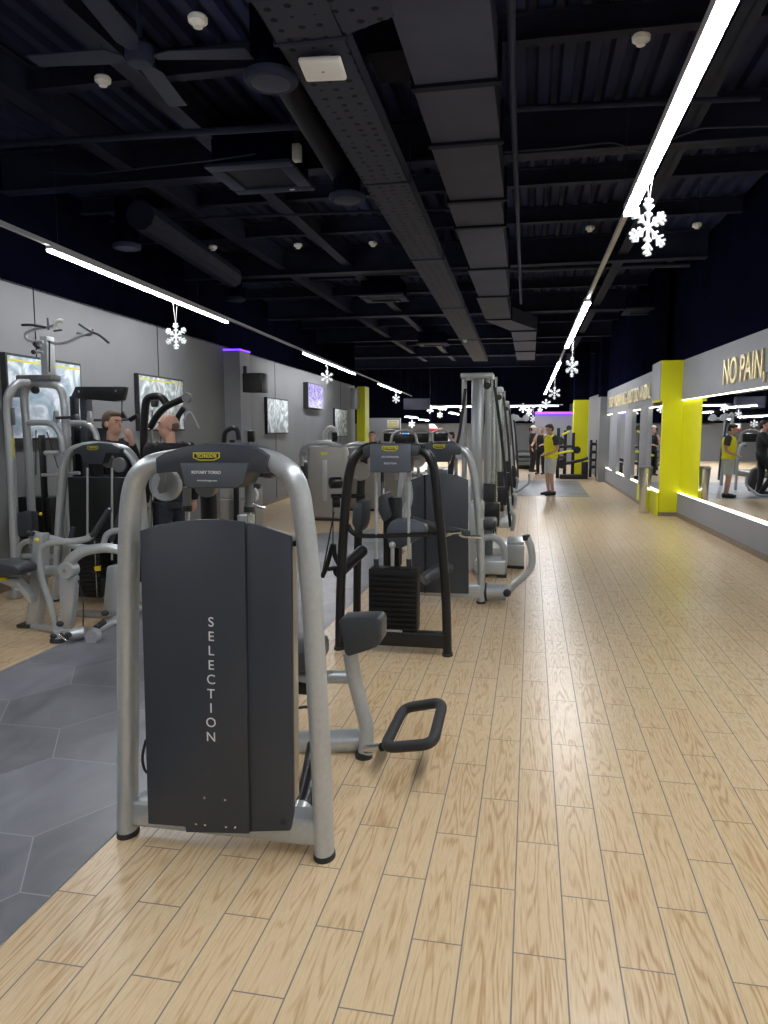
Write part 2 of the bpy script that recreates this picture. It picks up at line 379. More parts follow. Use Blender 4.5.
# right wall: ledge, soffit, mirrors, column
YC = 13.9                       # the yellow column's near face
slab('trim_5', (rw(YC), YC), (rw(-4), -4), 0, 0.42, 0.16, 'wall_light')
slab('baseboard_right', (rw(YC) - 0.015, YC), (rw(-4) - 0.015, -4), 0, 0.075, 0.015, 'base_trim')
slab('trim_6', (rw(YC), YC), (rw(-4), -4), 2.07, 2.76, 0.16, 'wall_light')
slab('trim_7', (rw(YC) + 0.004, YC), (rw(-4) + 0.004, -4), 0.42, 0.432, 0.03, 'led_strip')
slab('trim_8', (rw(YC) + 0.004, YC), (rw(-4) + 0.004, -4), 2.06, 2.07, 0.03, 'led_strip')
Ypan = LINE(700, 450, RW0 + 0.04, RWS).y
slab('trim_9', (rw(YC) + 0.036, YC), (rw(Ypan) + 0.036, Ypan), 0.42, 2.07, 0.12, 'yellow')
mb = MB(); mir = slab('wall_right_mirror', (rw(Ypan) + 0.037, Ypan), (rw(-4) + 0.13, -4), 0.43, 2.065, 0.01, 'mirror')
XF = 2.26                       # plane of the far right section
def far(Y): return XF - 0.010 * (Y - YC)
mb = MB(); mb.bb((XF + 0.035, YC, 0.07), (rw(YC) + 0.2, YC + 0.12, 2.05)); struct('wall_right_column', mb, 'yellow')
mb = MB(); mb.bb((XF + 0.02, YC, 0), (rw(YC), YC + 0.7, 0.07)); struct('baseboard_right_column', mb, 'base_trim')
mb = MB(); mb.bb((XF - 0.02, YC - 0.03, 2.05), (rw(YC) + 0.03, YC + 0.9, 2.76)); struct('wall_right_column_head', mb, 'yellow')
mb = MB(); mb.bb((XF - 0.035, YC, 2.09), (XF - 0.021, YC + 0.9, 2.76)); struct('wall_right_column_side', mb, 'wall_light')
slab('trim_10', (far(23), 23), (XF, YC + 0.12), 0, 0.42, 0.2, 'wall_light')
slab('trim_11', (far(16.3) - 0.005, 16.3), (XF - 0.005, YC), 0, 0.42, 0.03, 'yellow')
slab('trim_12', (far(23), 23), (XF, YC + 0.9), 1.98, 2.66, 0.2, 'wall_light')
slab('trim_13', (far(23) + 0.01, 23), (XF + 0.01, YC + 0.9), 1.965, 1.98, 0.03, 'led_strip')
slab('trim_14', (far(23) + 0.01, 23), (XF + 0.01, YC + 0.12), 0.42, 0.435, 0.03, 'led_strip')
slab('wall_right_far_mirror', (far(23) + 0.045, 23), (XF + 0.045, YC + 0.12), 0.43, 1.98, 0.02, 'mirror')
slab('wall_right_far_upper', (far(23) + 0.01, 23), (XF + 0.01, YC + 0.9), 2.66, 4.75, 0.2, 'ceil')
slab('baseboard_right_far', (far(23) - 0.012, 23), (XF - 0.012, YC + 0.7), 0, 0.07, 0.012, 'base_trim')
for i, (xa, xb) in enumerate(((637, 645), (622, 629.5), (607, 615))):
    pa = LINE(xb, 500, XF + 0.149, -0.010); pb = LINE(xa, 500, XF + 0.149, -0.010)
    mb = MB(); mb.bb((pa.x - 0.01, pa.y, 0.0), (pb.x + 0.2, pb.y, 2.0), 0.01); struct('trim_%d' % (15 + i), mb, 'wall_light')
mb = MB(); mb.bb((1.98, 22.6, 0), (2.35, 23.3, 2.5)); struct('trim_18', mb, 'wall')
mb = MB(); mb.bb((1.98, 22.6, 2.5), (2.35, 23.3, 4.75)); struct('trim_19', mb, 'ceil')
slab('trim_20', (2.05, 32), (2.15, 23.3), 0, 0.42, 0.15, 'wall_light')
# yellow columns
a = A(573, 440, 26); c = A(588, 440, 26)
mb = MB(); mb.bb((a.x, 26, 0), (c.x, 26.5, A(573, 400, 26).z)); struct('wall_right_yellow_pillar', mb, 'yellow')
mb = MB(); mb.bb((a.x, 26, A(573, 400, 26).z), (c.x, 26.5, 4.75)); struct('wall_right_dark_pillar', mb, 'ceil')
p = LINE(357, 420, LW0, LWS); q = LINE(369, 420, LW0, LWS)
pz = LT
mb = MB(); mb.bb((A(357, 420, 23).x, 23, 0), (A(365, 420, 23).x, 23.6, 2.9)); struct('wall_left_yellow_pillar', mb, 'yellow')
# left wall projecting column with violet strip
pc = LINE(226, 420, LW0 + 0.02, LWS); YL = pc.y; x0 = pc.x - 0.1; x1 = A(241, 420, YL).x
q = ray(251, 420); YL2 = min(x1 / q.x * q.y, YL + 1.2)
mb = MB(); mb.bb((x0, YL, 0), (x1, YL2, 2.90)); struct('wall_left_column', mb, 'wall_light')
mb = MB(); mb.bb((x0, YL - 0.012, 2.902), (x1 + 0.012, YL - 0.002, 2.922)); mb.bb((x1 + 0.002, YL - 0.012, 2.902), (x1 + 0.012, YL2, 2.922)); struct('trim_21', mb, 'led_purple')
mb = MB(); mb.bb((A(535, 412, 33).x, 32.9, A(535, 414, 33).z), (A(573, 412, 33).x, 33, A(535, 412, 33).z)); struct('trim_22', mb, 'led_purple')
mb = MB(); mb.bb((A(535, 412, 33).x, 33, 0), (A(575, 412, 33).x, 33.3, A(535, 413, 33).z)); struct('wall_back_panel', mb, 'wall_light')
mb = MB(); mb.bb((A(536, 412, 36).x, 36, 0), (A(541, 412, 36).x, 36.3, 2.4)); struct('wall_back_pilaster', mb, 'wall_light')
# poster wall far on the left
mb = MB(); mb.bb((A(369, 420, 27).x, 27, 0), (A(400, 420, 27).x, 27.2, A(385, 418, 27).z)); struct('wall_back_left', mb, 'wall_light')
# ------------------------------------------------------------------ ceiling
DZ = 4.62
def deck():
    bm = bmesh.new(); x = -11.2; prof = []
    while x < 4.2:
        prof += [(x, DZ), (x + 0.09, DZ), (x + 0.115, DZ + 0.07), (x + 0.175, DZ + 0.07)]; x += 0.2
    pr = [None, None]
    for (x, z) in prof:
        a = bm.verts.new((x, -4, z)); b = bm.verts.new((x, YB, z))
        if pr[0]: bm.faces.new((pr[0], pr[1], b, a))
        pr = [a, b]
    m = MB(); m.bm = bm; struct('ceiling', m, 'deck', sharp=20)
    m = MB(); m.bb((-11.2, -4, 4.72), (4.2, YB, 4.8)); struct('ceiling_slab', m, 'ceil')
deck()
def ibeam(x0, x1, Y, z, w=0.22, h=0.32):
    m = MB(); m.bb((x0, Y - w / 2, z), (x1, Y + w / 2, z + 0.015)); m.bb((x0, Y - 0.006, z), (x1, Y + 0.006, z + h)); m.bb((x0, Y - w / 2, z + h - 0.015), (x1, Y + w / 2, z + h)); return m
def ibeamY(y0, y1, X, z, w=0.16, h=0.24):
    m = MB(); m.bb((X - w / 2, y0, z), (X + w / 2, y1, z + 0.012)); m.bb((X - 0.005, y0, z), (X + 0.005, y1, z + h)); m.bb((X - w / 2, y0, z + h - 0.012), (X + w / 2, y1, z + h)); return m
n = 30
for i, Y in enumerate((2.75, 7.6, 12.45, 17.3, 22.1, 27, 32)):
    for nm, mm_ in (('beam', ibeam(-10.8 if Y > 24 else lw(Y) - 0.85, 2.4 if Y > 13 else rw(Y) - 0.05, Y, 4.18, 0.2, 0.42)),):
        struct('trim_%d' % n, mm_, 'beam'); n += 1
for i, Y in enumerate((4.3, 5.9, 9.2, 10.8, 14.0, 15.7, 18.9, 20.5, 23.7, 25.3, 29.2)):
    struct('trim_%d' % n, ibeam(lw(Y) - 0.85, 2.2 if Y > 13 else rw(Y) - 0.05, Y, 4.40, 0.11, 0.2), 'beam'); n += 1
for X in (-4.25, -3.08, 1.35):
    struct('trim_%d' % n, ibeamY(-3.9, 30, X, 4.28, 0.16, 0.3), 'beam'); n += 1
# bulkhead duct along the left above the rail, black

# ------------------------------------------------------------------ ducts and trays
t = thing('air_duct', 'long rectangular grey air duct in banded lengths running down the ceiling', 'duct', (-0.55, 8, 3.9), None)
def ductlen(x0, x1, y0, y1, z0=3.9, z1=4.2, x0b=None, x1b=None):
    x0b = x0 if x0b is None else x0b; x1b = x1 if x1b is None else x1b
    m = MB(); m.prism([(x0, y0, z0), (x1, y0, z0), (x1b, y1, z0), (x0b, y1, z0)], (0, 0, z1 - z0)); build('duct_section', m, 'duct', t)
def flange(x0, x1, Y, z0=3.9, z1=4.2):
    m = MB(); m.bb((x0 - 0.03, Y - 0.035, z0 - 0.025), (x1 + 0.03, Y + 0.035, z0 + 0.0)); m.bb((x0 - 0.03, Y - 0.03, z0), (x0, Y + 0.03, z1)); m.bb((x1, Y - 0.03, z0), (x1 + 0.03, Y + 0.03, z1)); build('flange', m, 'duct_seam', t)
ys = [-1.5, 2.4, 4.1, 5.3, 6.35, 7.9, 8.9, 11.2, 13.5, 16.3]
for a_, b_ in zip(ys, ys[1:]):
    xa = -0.75 - 0.0195 * a_; xb = -0.185 - 0.0215 * a_
    ductlen(xa, xb, a_ + 0.03, b_ - 0.03); flange(xa, xb, b_)
ductlen(-1.06, -0.54, 16.35, 18.2, x0b=-0.55, x1b=0.1); flange(-0.55, 0.1, 18.3)
for a_, b_ in ((18.4, 20.3), (20.4, 23), (23.1, 26)): ductlen(-0.52, 0.08, a_, b_, 3.9, 4.15); flange(-0.52, 0.08, b_ + 0.05)
t = thing('cable_tray', 'wide perforated grey cable tray hanging below the black deck', 'cable tray', (-1.45, 8, 3.8), None)
mp_ = bpy.data.materials.new('perforated tray'); mp_.use_nodes = True; nt = mp_.node_tree; b = nt.nodes['Principled BSDF']; N = nt.nodes.new; L = nt.links.new
geo = N('ShaderNodeNewGeometry'); vo = N('ShaderNodeTexVoronoi'); vo.inputs['Scale'].default_value = 9; vo.inputs['Randomness'].default_value = 0.25; L(geo.outputs['Position'], vo.inputs['Vector'])
lt = N('ShaderNodeMath'); lt.operation = 'LESS_THAN'; lt.inputs[1].default_value = 0.2; L(vo.outputs['Distance'], lt.inputs[0])
mx = N('ShaderNodeMix'); mx.data_type = 'RGBA'; L(lt.outputs[0], mx.inputs['Factor']); mx.inputs['A'].default_value = (0.034, 0.037, 0.054, 1); mx.inputs['B'].default_value = (0.002, 0.002, 0.004, 1)
L(mx.outputs['Result'], b.inputs['Base Color']); b.inputs['Roughness'].default_value = 0.65; b.inputs['Specular IOR Level'].default_value = 0.15; M['tray'] = mp_
for a_, b_ in ((-1.5, 3.9), (3.93, 4.36), (4.39, 6.9), (6.93, 10), (10.03, 14), (14.03, 19), (19.03, 25)):
    xl0 = -1.42 - 0.0205 * a_; xl1 = -1.42 - 0.0205 * b_; xr0 = -1.03 - 0.0170 * a_; xr1 = -1.03 - 0.0170 * b_
    if a_ > 8: pass
    m = MB(); m.prism([(xl0, a_, 3.8), (xr0, a_, 3.8), (xr1, b_, 3.8), (xl1, b_, 3.8)], (0, 0, 0.006))
    m.prism([(xl0, a_, 3.8), (xl0 + 0.006, a_, 3.8), (xl1 + 0.006, b_, 3.8), (xl1, b_, 3.8)], (0, 0, 0.12))
    m.prism([(xr0 - 0.006, a_, 3.8), (xr0, a_, 3.8), (xr1, b_, 3.8), (xr1 - 0.006, b_, 3.8)], (0, 0, 0.12))
    build('tray_section', m, 'tray', t)
    m = MB(); m.bb((xl1 - 0.02, b_, 3.79), (xr1 + 0.02, b_ + 0.03, 3.8)); m.cyl((xl1 - 0.015, b_ + 0.015, 3.79), (xl1 - 0.015, b_ + 0.015, 4.6), 0.006, n=8); m.cyl((xr1 + 0.015, b_ + 0.015, 3.79), (xr1 + 0.015, b_ + 0.015, 4.6), 0.006, n=8)
    build('hanger', m, 'beam', t)
m = MB(); m.prism([(-1.10, 3.97, 3.8), (-0.78, 4.02, 3.8), (-0.78, 4.22, 3.8), (-1.10, 4.36, 3.8)], (0, 0, 0.006)); build('tray_branch', m, 'tray', t)
m = MB(); m.bb((-1.15, 5.2, 4.1), (-0.88, 5.65, 4.3)); build('duct_branch', m, 'duct_seam', bpy.data.objects['air_duct'])
m = MB(); m.cyl(G(285, 75, 4.05), G(340, 172, 4.05), 0.11, n=24); build('round_duct', m, 'duct_seam')
tag(bpy.data.objects['round_duct'], 'black round duct running beside the perforated tray', 'duct')
# pipes across and along
def pipe(name, pts, r, m, label, cat, **k):
    mb = MB(); mb.fil(pts, r, 0.08, n=10, **k); o = build(name, mb, m); return tag(o, label, cat)
pipe('sprinkler_pipe', [G(511, -5, 3.95) , G(513, 100, 3.95), G(521, 303, 3.95)], 0.025, 'beam', 'thin dark sprinkler pipe running lengthwise to the right of the banded duct', 'pipe')
pipe('cross_pipe', [G(-5, 145, 4.1), G(330, 124, 4.1)], 0.03, 'beam', 'dark pipe crossing the ceiling at the upper left under the fan', 'pipe')
pipe('cross_pipe', [G(510, 109, 4.1), G(760, 98, 4.1)], 0.022, 'beam', 'dark pipe crossing the ceiling between the sprinkler pipe and the bright rail', 'pipe')
pipe('cross_pipe', [G(110, 221, 4.28), G(470, 208, 4.28)], 0.02, 'beam', 'thin dark pipe crossing the ceiling behind the round duct vents', 'pipe')
pipe('cross_pipe', [G(240, 277, 4.3), G(690, 265, 4.3)], 0.035, 'duct', 'paler grey pipe crossing the whole ceiling before the third main beam', 'pipe')
pipe('cable', [G(45, 172, 4.0), G(90, 174, 3.97), G(215, 160, 4.02), G(255, 154, 4.05)], 0.007, 'beam', 'black cable sagging under the upper left ceiling', 'cable')
pipe('cable', [G(505, 152, 3.98), G(560, 148, 4.0), G(612, 142, 4.05), G(640, 152, 4.05), G(700, 128, 4.0), G(768, 126, 4.0)], 0.008, 'duct', 'grey bundled cable looped across the ceiling by the bright rail', 'cable')
pipe('black_duct', [G(140, 215, 4.0), G(232, 277, 4.0)], 0.17, 'beam', 'fat black round duct slanting along the left side above the rail', 'duct')
# round duct vents
def vent(px, py, z, wpx, label, first=[None]):
    c = G(px, py, z); r = R(wpx / 2, c.y)
    if first[0] is None:
        t = thing('ceiling_vent', label, 'vent', c, 'round vents under the ceiling')
        m = MB(); m.lathe(c, [(1.0 * r, 0), (1.08 * r, 0.02), (1.08 * r, 0.05), (0.8 * r, 0.07)]); build('flange', m, 'beam', t)
        m = MB(); m.lathe(c, [(0.0, -0.02), (0.5 * r, -0.015), (0.78 * r, 0.0), (0.78 * r, 0.02)]); build('diffuser', m, 'duct', t)
        m = MB(); m.lathe(c, [(0.8 * r, 0.06), (0.8 * r, 0.62)]); build('duct_drop', m, 'ceil', t)
        first[0] = (t, r)
    else: dup(first[0][0], c, label, 'round vents under the ceiling', scale=r / first[0][1])
vent(271, 84, 3.75, 50, 'largest round black ceiling vent, left of the white access point')
vent(347, 201, 3.75, 33, 'round black ceiling vent beside the perforated tray')
vent(127, 249, 3.75, 27, 'round black ceiling vent above the long left light rail')
vent(236, 301, 3.75, 18, 'smallest round black ceiling vent above the violet strip')
# ceiling fan (at rest)
fc = G(140, 58, 3.85); t = thing('ceiling_fan', 'dark four-bladed ceiling fan in the upper left', 'fan', fc)
m = MB(); m.lathe(fc, [(0.0, -0.05), (0.07, -0.04), (0.09, 0), (0.09, 0.06), (0.03, 0.10), (0.015, 0.12), (0.015, 0.75)]); build('motor', m, 'beam', t)
for k, ang in enumerate((8, 98, 188, 278)):
    a = math.radians(ang); d = Vector((math.cos(a), math.sin(a), 0)); s_ = Vector((-d.y, d.x, 0))
    m = MB(); m.prism([fc + d * 0.10 - s_ * 0.03, fc + d * 0.2 - s_ * 0.07, fc + d * 0.68 - s_ * 0.075, fc + d * 0.7 + s_ * 0.06, fc + d * 0.2 + s_ * 0.07 + Vector((0, 0, .02)), fc + d * 0.1 + s_ * 0.03], (0, 0, 0.008)); build('blade', m, 'beam', t)
# smoke detectors
det = None
def detector(px, py, z, label):
    global det
    c = G(px, py, z)
    if det is None:
        det = thing('smoke_detector', label, 'smoke detector', c, 'smoke detectors')
        m = MB(); m.lathe(c, [(0.055, 0.02), (0.058, 0.045), (0.05, 0.055)]); build('base', m, 'white', det)
        m = MB(); m.lathe(c, [(0.0, -0.01), (0.028, -0.008), (0.032, 0.005), (0.05, 0.02)]); build('sensor', m, 'white', det)
        m = MB(); m.cyl(c + Vector((0, 0, 0.05)), (c.x, c.y, c.z + 0.6), 0.004, n=6); build('stem', m, 'beam', det)
    else: dup(det, c, label, 'smoke detectors')
detector(641, 44, 4.0, 'round white smoke detector nearest beside the large bright rail')
detector(103, 85, 4.0, 'small white smoke detector by the dark fan')
detector(198, 26, 3.9, 'large white round smoke detector at the top edge, beyond the fan')
detector(298, 248, 4.0, 'white smoke detector midway along the left ceiling under the beam')
detector(213, 250, 4.0, 'white smoke detector above the end of the long left light')
detector(373, 246, 4.0, 'white smoke detector beside the perforated tray, farther than the round vent')
detector(590, 231, 4.0, 'white smoke detector between the duct and the large snowflake')
detector(697, 228, 4.0, 'white smoke detector to the right of the large snowflake')
detector(465, 342, 3.75, 'tiny white smoke detector under the far end of the perforated tray')
# access point
c = G(323, 69, 3.75); t = thing('access_point', 'rounded white wireless access point fixed under the perforated tray', 'access point', c)
m = MB(); m.box(c, (0.26, 0.26, 0.035), Matrix.Rotation(0.1, 3, 'Z'), 0.05, 3); build('housing', m, 'white', t)
m = MB(); m.box(c + Vector((0, 0, 0.035)), (0.14, 0.14, 0.03), None, 0.01); build('bracket', m, 'silver_dark', t)
m = MB(); m.lathe(c + Vector((0, 0, -0.019)), [(0, -0.001), (0.008, -0.001), (0.008, 0.002)], n=12); build('status_light', m, 'silver_dark', t)
# junction box
c = G(297, 153, 3.95); t = thing('junction_box', 'small pale grey junction box under the ceiling by the cassette unit', 'junction box', c)
m = MB(); m.box(c, (0.07, 0.08, 0.14), None, 0.008); build('case', m, 'cabinet', t)
m = MB(); m.cyl(c + Vector((-0.0, 0, 0.06)), Vector((c.x, c.y, 4.64)), 0.006, n=8); build('conduit', m, 'beam', t)
# cassette air conditioners
cas = None
def cassette(px, py, z, w_, label):
    global cas
    c = G(px, py, z)
    if cas is None:
        cas = thing('air_conditioner', label, 'air conditioner', c, 'ceiling cassette air conditioners')
        m = MB(); h = 0.42
        for sx_, sy_, wx, wy in ((0, -1, 0.84, 0.14), (0, 1, 0.84, 0.14), (-1, 0, 0.14, 0.56), (1, 0, 0.14, 0.56)):
            m.box(c + Vector((sx_ * 0.35, sy_ * 0.35, 0.02)), (wx, wy, 0.035), None, 0.008)
        build('face_frame', m, 'beam', cas)
        m = MB(); m.box(c + Vector((0, 0, 0.035)), (0.56, 0.56, 0.02)); build('grille', m, 'duct_seam', cas)
        m = MB(); m.box(c + Vector((0, 0, 0.19)), (0.74, 0.74, 0.28), None, 0.02); build('body', m, 'ceil', cas)
        m = MB(); m.box(c + Vector((0.2, 0.34, 0.0)), (0.05, 0.02, 0.004)); build('receiver', m, 'white', cas)
        m = MB()
        for sx_ in (-.3, .3): m.cyl(c + Vector((sx_, 0, .3)), (c.x + sx_, c.y, 4.65), .008, n=8)
        build('hanger', m, 'beam', cas)
    else: dup(cas, c, label, 'ceiling cassette air conditioners')
cassette(262, 180, 4.0, 0, 'largest cassette air conditioner, left of the perforated tray')
cassette(384, 299, 4.0, 0, 'cassette air conditioner left of the tray, farther from the viewer than the largest')
cassette(646, 312, 3.85, 0, 'dark cassette air conditioner to the right of the bright rail before the black wall')
cassette(433, 345, 3.9, 0, 'farthest cassette air conditioner, below the far part of the tray')
# ------------------------------------------------------------------ light rails
RZ = 3.1
def rail(name, p0, p1, label, lit, wd=0.055, step=None):
    p0 = Vector(p0); p1 = Vector(p1); t = thing(name, label, 'light', (p0 + p1) / 2, 'rail lights')
    d = (p1 - p0).normalized(); s_ = Vector((-d.y, d.x, 0)); L_ = (p1 - p0).length
    m = MB()
    def seg(mb, a, b, w, h, z): mb.prism([a + s_ * w / 2 + Vector((0, 0, z)), b + s_ * w / 2 + Vector((0, 0, z)), b - s_ * w / 2 + Vector((0, 0, z)), a - s_ * w / 2 + Vector((0, 0, z))], (0, 0, h))
    seg(m, p0, p1, 0.035, 0.035, 0.0); build('rail_profile', m, 'rail', t)
    for (a, b) in lit:
        m = MB(); seg(m, p0 + d * a, p0 + d * b, wd + 0.016, 0.05, -0.03); build('lamp_housing', m, 'rail', t)
    for (a, b) in lit:
        m = MB(); seg(m, p0 + d * a, p0 + d * b, wd, 0.018, -0.048); build('led_diffuser', m, 'led', t)
    k = 0.4
    while k < L_:
        m = MB(); q = p0 + d * k; m.cyl(q + Vector((0, 0, 0.035)), (q.x, q.y, 4.63), 0.0025, n=6); build('hanging_wire', m, 'beam', t); k += 3.1
    return t, p0, d
def spans(l, y0, d): return [((a - y0) / d.y, (b - y0) / d.y) for a, b in l]
p0 = Vector((0.672, -3.8, RZ)); p1 = Vector((0.56, 33.5, RZ)); d = (p1 - p0).normalized()
rail('track_light', p0, p1, 'long white rail light over the plank aisle, with the large snowflake', spans([(-3.5, -0.9), (-0.2, 5.62), (9.3, 14.3), (17.5, 23.5), (24.6, 28.5), (30, 33)], p0.y, d), 0.062)
def LX(Y): return -3.72 - 0.054 * Y
p0 = Vector((LX(-3.8), -3.8, RZ)); p1 = Vector((LX(35), 35, RZ)); d = (p1 - p0).normalized()
rail('track_light', p0, p1, 'long white rail light beside the left grey wall', spans([(-3.5, -0.5), (0.2, 4.2), (5.75, 10.0), (14.4, 20.0), (24.5, 30.5)], p0.y, d), 0.045)
Yx = 33.0
p0 = A(424, 406, Yx); p1 = A(563, 407, Yx); p1.z = p0.z
rail('track_light', p0, p1, 'white rail light crossing the far end of the gym between the two long rails', [(0.2, (p1 - p0).length - 0.2)], 0.09)
# far left space lights
for (xa, ya, xb, yb, Y0, Y1, lab) in ((406, 416, 417, 419, 30, 33, 'short bright light nearest over the far left area'), (420, 419, 428, 421, 34, 36.5, 'short bright light beyond, over the far left area'),
                              (434, 406, 445, 410, 27, 30, 'short bright light just under the crossing rail'), (450, 412, 458, 415, 31, 34, 'short bright light behind the tall cable tower')):
    a = A(xa, ya, Y0); c = A(xb, yb, Y1); c.z = a.z
    rail('track_light', a, c, lab, [(0.05, (c - a).length - 0.05)], 0.1)
# unlit bracket at the end of the left rail
m = MB(); a = A(417, 404, 31); m.box(a, (1.1, 0.3, 0.45), None, 0.02); tag(build('duct_end', m, 'duct'), 'grey duct end hanging where the left rail stops', 'duct')
# snowflakes
sf = None
def snowflake(px, py, rail_, label, d_=0.33):
    global sf
    if rail_ == 'R': c = LINE(px, py, 0.661, -0.003)
    elif rail_ == 'L': c = LINE(px, py, -3.72, -0.054)
    else: c = A(px, py, rail_)
    zr = RZ - 0.04 if rail_ in ('R', 'L') else (c.z + 0.34)
    if rail_ == 33.0: zr = A(500, 406.5, 33.0).z - .03
    zr = max(zr, c.z + .14)
    if sf is None:
        sf = thing('snowflake', label, 'decoration', c, 'hanging snowflakes'); r = 0.165
        m = MB()
        for k in range(6):
            a = k * PI / 3; d = Vector((math.sin(a), 0, math.cos(a)))
            def bar(p, q, w=0.0068):
                p = c + Vector(p); q = c + Vector(q); dd = (q - p).normalized(); s_ = Vector((dd.z, 0, -dd.x)) * w
                m.prism([p + s_ - Vector((0, 0.008, 0)), q + s_ - Vector((0, 0.008, 0)), q - s_ - Vector((0, 0.008, 0)), p - s_ - Vector((0, 0.008, 0))], (0, 0.016, 0))
            bar((0, 0, 0), d * r)
            for fr, ln in ((0.34, 0.034), (0.58, 0.048), (0.80, 0.036)):
                for sg in (-1, 1):
                    b2 = a + sg * PI / 3.6; e = Vector((math.sin(b2), 0, math.cos(b2))); bar(d * r * fr, d * r * fr + e * ln)
        build('flake', m, 'snow', sf); o = sf; sf.rotation_euler.z = 0.72
    else:
        src = sf; o = src.copy(); COL.objects.link(o); o.location = c; o['label'] = label; o.rotation_euler.z = random.uniform(-.5, .9)
        for k in kids(src):
            if k.name.startswith('flake'): q = k.copy(); COL.objects.link(q); q.parent = o; q.scale = (d_ / .33,) * 3
    m = MB()
    for sx_ in (-.03, .03): m.cyl(c + Vector((0, 0, .14 * d_ / .33)), Vector((c.x + sx_, c.y, zr)), 0.0025, n=6)
    build('ribbon', m, 'white', o)
snowflake(648, 227, 'R', 'largest white snowflake, hanging from the near end of the right rail')
for (px, py, Y, s_, lab) in ((572, 367, 'R', .32, 'second white snowflake along the right rail, by the black wall'), (554.5, 393, 'R', .34, 'third white snowflake along the right rail'),
    (176, 336, 'L', .31, 'white snowflake under the long left light'), (327, 377, 'L', .30, 'white snowflake under the second left light'), (396, 399, 'L', .34, 'white snowflake under the third left light'),
    (546, 404, 33.0, .42, 'small snowflake at the corner where the crossing rail meets the right rail'), (529, 412, 33.0, .4, 'small bright snowflake just under the crossing rail'),
    (540, 411, 33.0, .3, 'small bright snowflake below the far end of the right rail'), (533, 419, 33.0, .32, 'lowest tiny snowflake at the far end of the aisle'),
    (523, 408, 33.0, .42, 'snowflake on the crossing rail nearest to the right rail'), (505, 409, 33.0, .4, 'dull snowflake on the crossing rail beside the cable tower'), (430, 409, 33.0, .4, 'snowflake at the left end of the crossing rail'),
    (412, 424, 31, .3, 'tiny snowflake below the far left lights'), (440, 415, 28.5, .24, 'tiny snowflake below the short light under the crossing rail'), (463, 409, 33.0, .36, 'small bright snowflake just left of the tall tower')):
    snowflake(px, py, Y, lab, s_)
# ------------------------------------------------------------------ writing on the right wall
rotR = (PI / 2, 0, -PI / 2 - math.atan(RWS) * 1)
def fmesh(body, size):
    cu = bpy.data.curves.new('t', 'FONT'); cu.body = body; cu.size = size; cu.extrude = 0.012; cu.offset = 0.003; cu.align_x = 'LEFT'; cu.align_y = 'BOTTOM_BASELINE'
    o = bpy.data.objects.new('t', cu); COL.objects.link(o); dg = bpy.context.evaluated_depsgraph_get(); me = bpy.data.meshes.new_from_object(o.evaluated_get(dg)); bpy.data.objects.remove(o)
    return me, max(v.co.x for v in me.vertices)
def sign(body, x0, s_, pa, pb, zc, size, label):
    """raised letters from photo column pa to pb on a wall plane, one mesh per word"""
    a = LINE(pa, 380, x0, s_); b_ = LINE(pb, 380, x0, s_)
    t = thing('wall_lettering', label, 'lettering', ((a.x + b_.x) / 2, (a.y + b_.y) / 2, zc))
    full = fmesh(body, size)[1]; k = (b_ - a).xy.length / full; ang = math.atan2((b_ - a).y, (b_ - a).x); pre = ''
    for wd in body.split(' '):
        me, ww = fmesh(wd, size); x1 = fmesh(pre + wd, size)[1]; off = x1 - ww; pre += wd + ' '
        me.transform(Matrix.Translation(Vector((a.x, a.y, zc - size * .36)) - t.location) @ Matrix.Rotation(ang, 4, 'Z') @ Matrix.Rotation(PI / 2, 4, 'X') @ Matrix.Diagonal((k, 1, 1, 1)) @ Matrix.Translation((off, 0, 0)))
        me.materials.clear(); me.materials.append(M['gold']); me.name = 'word'
        o = bpy.data.objects.new('word', me); COL.objects.link(o); o.parent = t
sign('NO PAIN,', RW0 - 0.015, RWS, 723, 765, 2.37, 0.50, 'gold raised letters reading NO PAIN on the light grey wall band')
sign('STOP WORRYING, JUST DO AND L', XF + 0.139 - 0.02, -0.010, 610, 651, 2.30, 0.42, 'gold raised letters reading STOP WORRYING, JUST DO on the far wall band')
# ================================================================== THINGS
def TB(name, pts, Y, rpx, m, parent, rypx=None, fil=None, label=None, n=14, closed=False):
    """tube through photo points at depth Y (or points given as (x, y, Y)); radius in photo pixels"""
    P = [A(p[0], p[1], p[2] if len(p) > 2 else Y) for p in pts]
    rr = [R(q, Y) for q in rpx] if isinstance(rpx, (list, tuple)) else R(rpx, Y)
    mb = MB()
    if fil: mb.fil(P, rr, fil, n=n, closed=closed)
    else: mb.tube(P, rr, (R(rypx, Y) if rypx else None), n=n, closed=closed, ref=(0, 1, 0) if rypx else None, smooth=6 if len(P) > 2 else 0)
    return build(name, mb, m, parent, label)
def PR(name, pts, Y, depth, m, parent, bev=0.0, label=None, seg=2):
    mb = MB(); mb.prism([A(p[0], p[1], p[2] if len(p) > 2 else Y) for p in pts], (0, depth, 0), bev, seg); return build(name, mb, m, parent, label)
def BX(name, x0, y0, x1, y1, Y, depth, m, parent, bev=0.004, z0=None, z1=None, label=None):
    a = A(x0, y0, Y); c = A(x1, y1, Y); mb = MB()
    mb.bb((a.x, Y, c.z if z0 is None else z0), (c.x, Y + depth, a.z if z1 is None else z1), bev); return build(name, mb, m, parent, label)
def DISC(name, x, y, Y, rpx, th, m, parent, axis=(0, 1, 0), label=None):
    c = A(x, y, Y); r = R(rpx, Y); mb = MB(); mb.lathe(c, [(r * 0.2, -0.004), (r * 0.22, 0.0), (r * 0.85, 0.0), (r * 0.88, -0.004), (r * 0.97, -0.002), (r, 0.006), (r, th - .004), (r * 0.95, th)], axis, 32); return build(name, mb, m, parent, label)
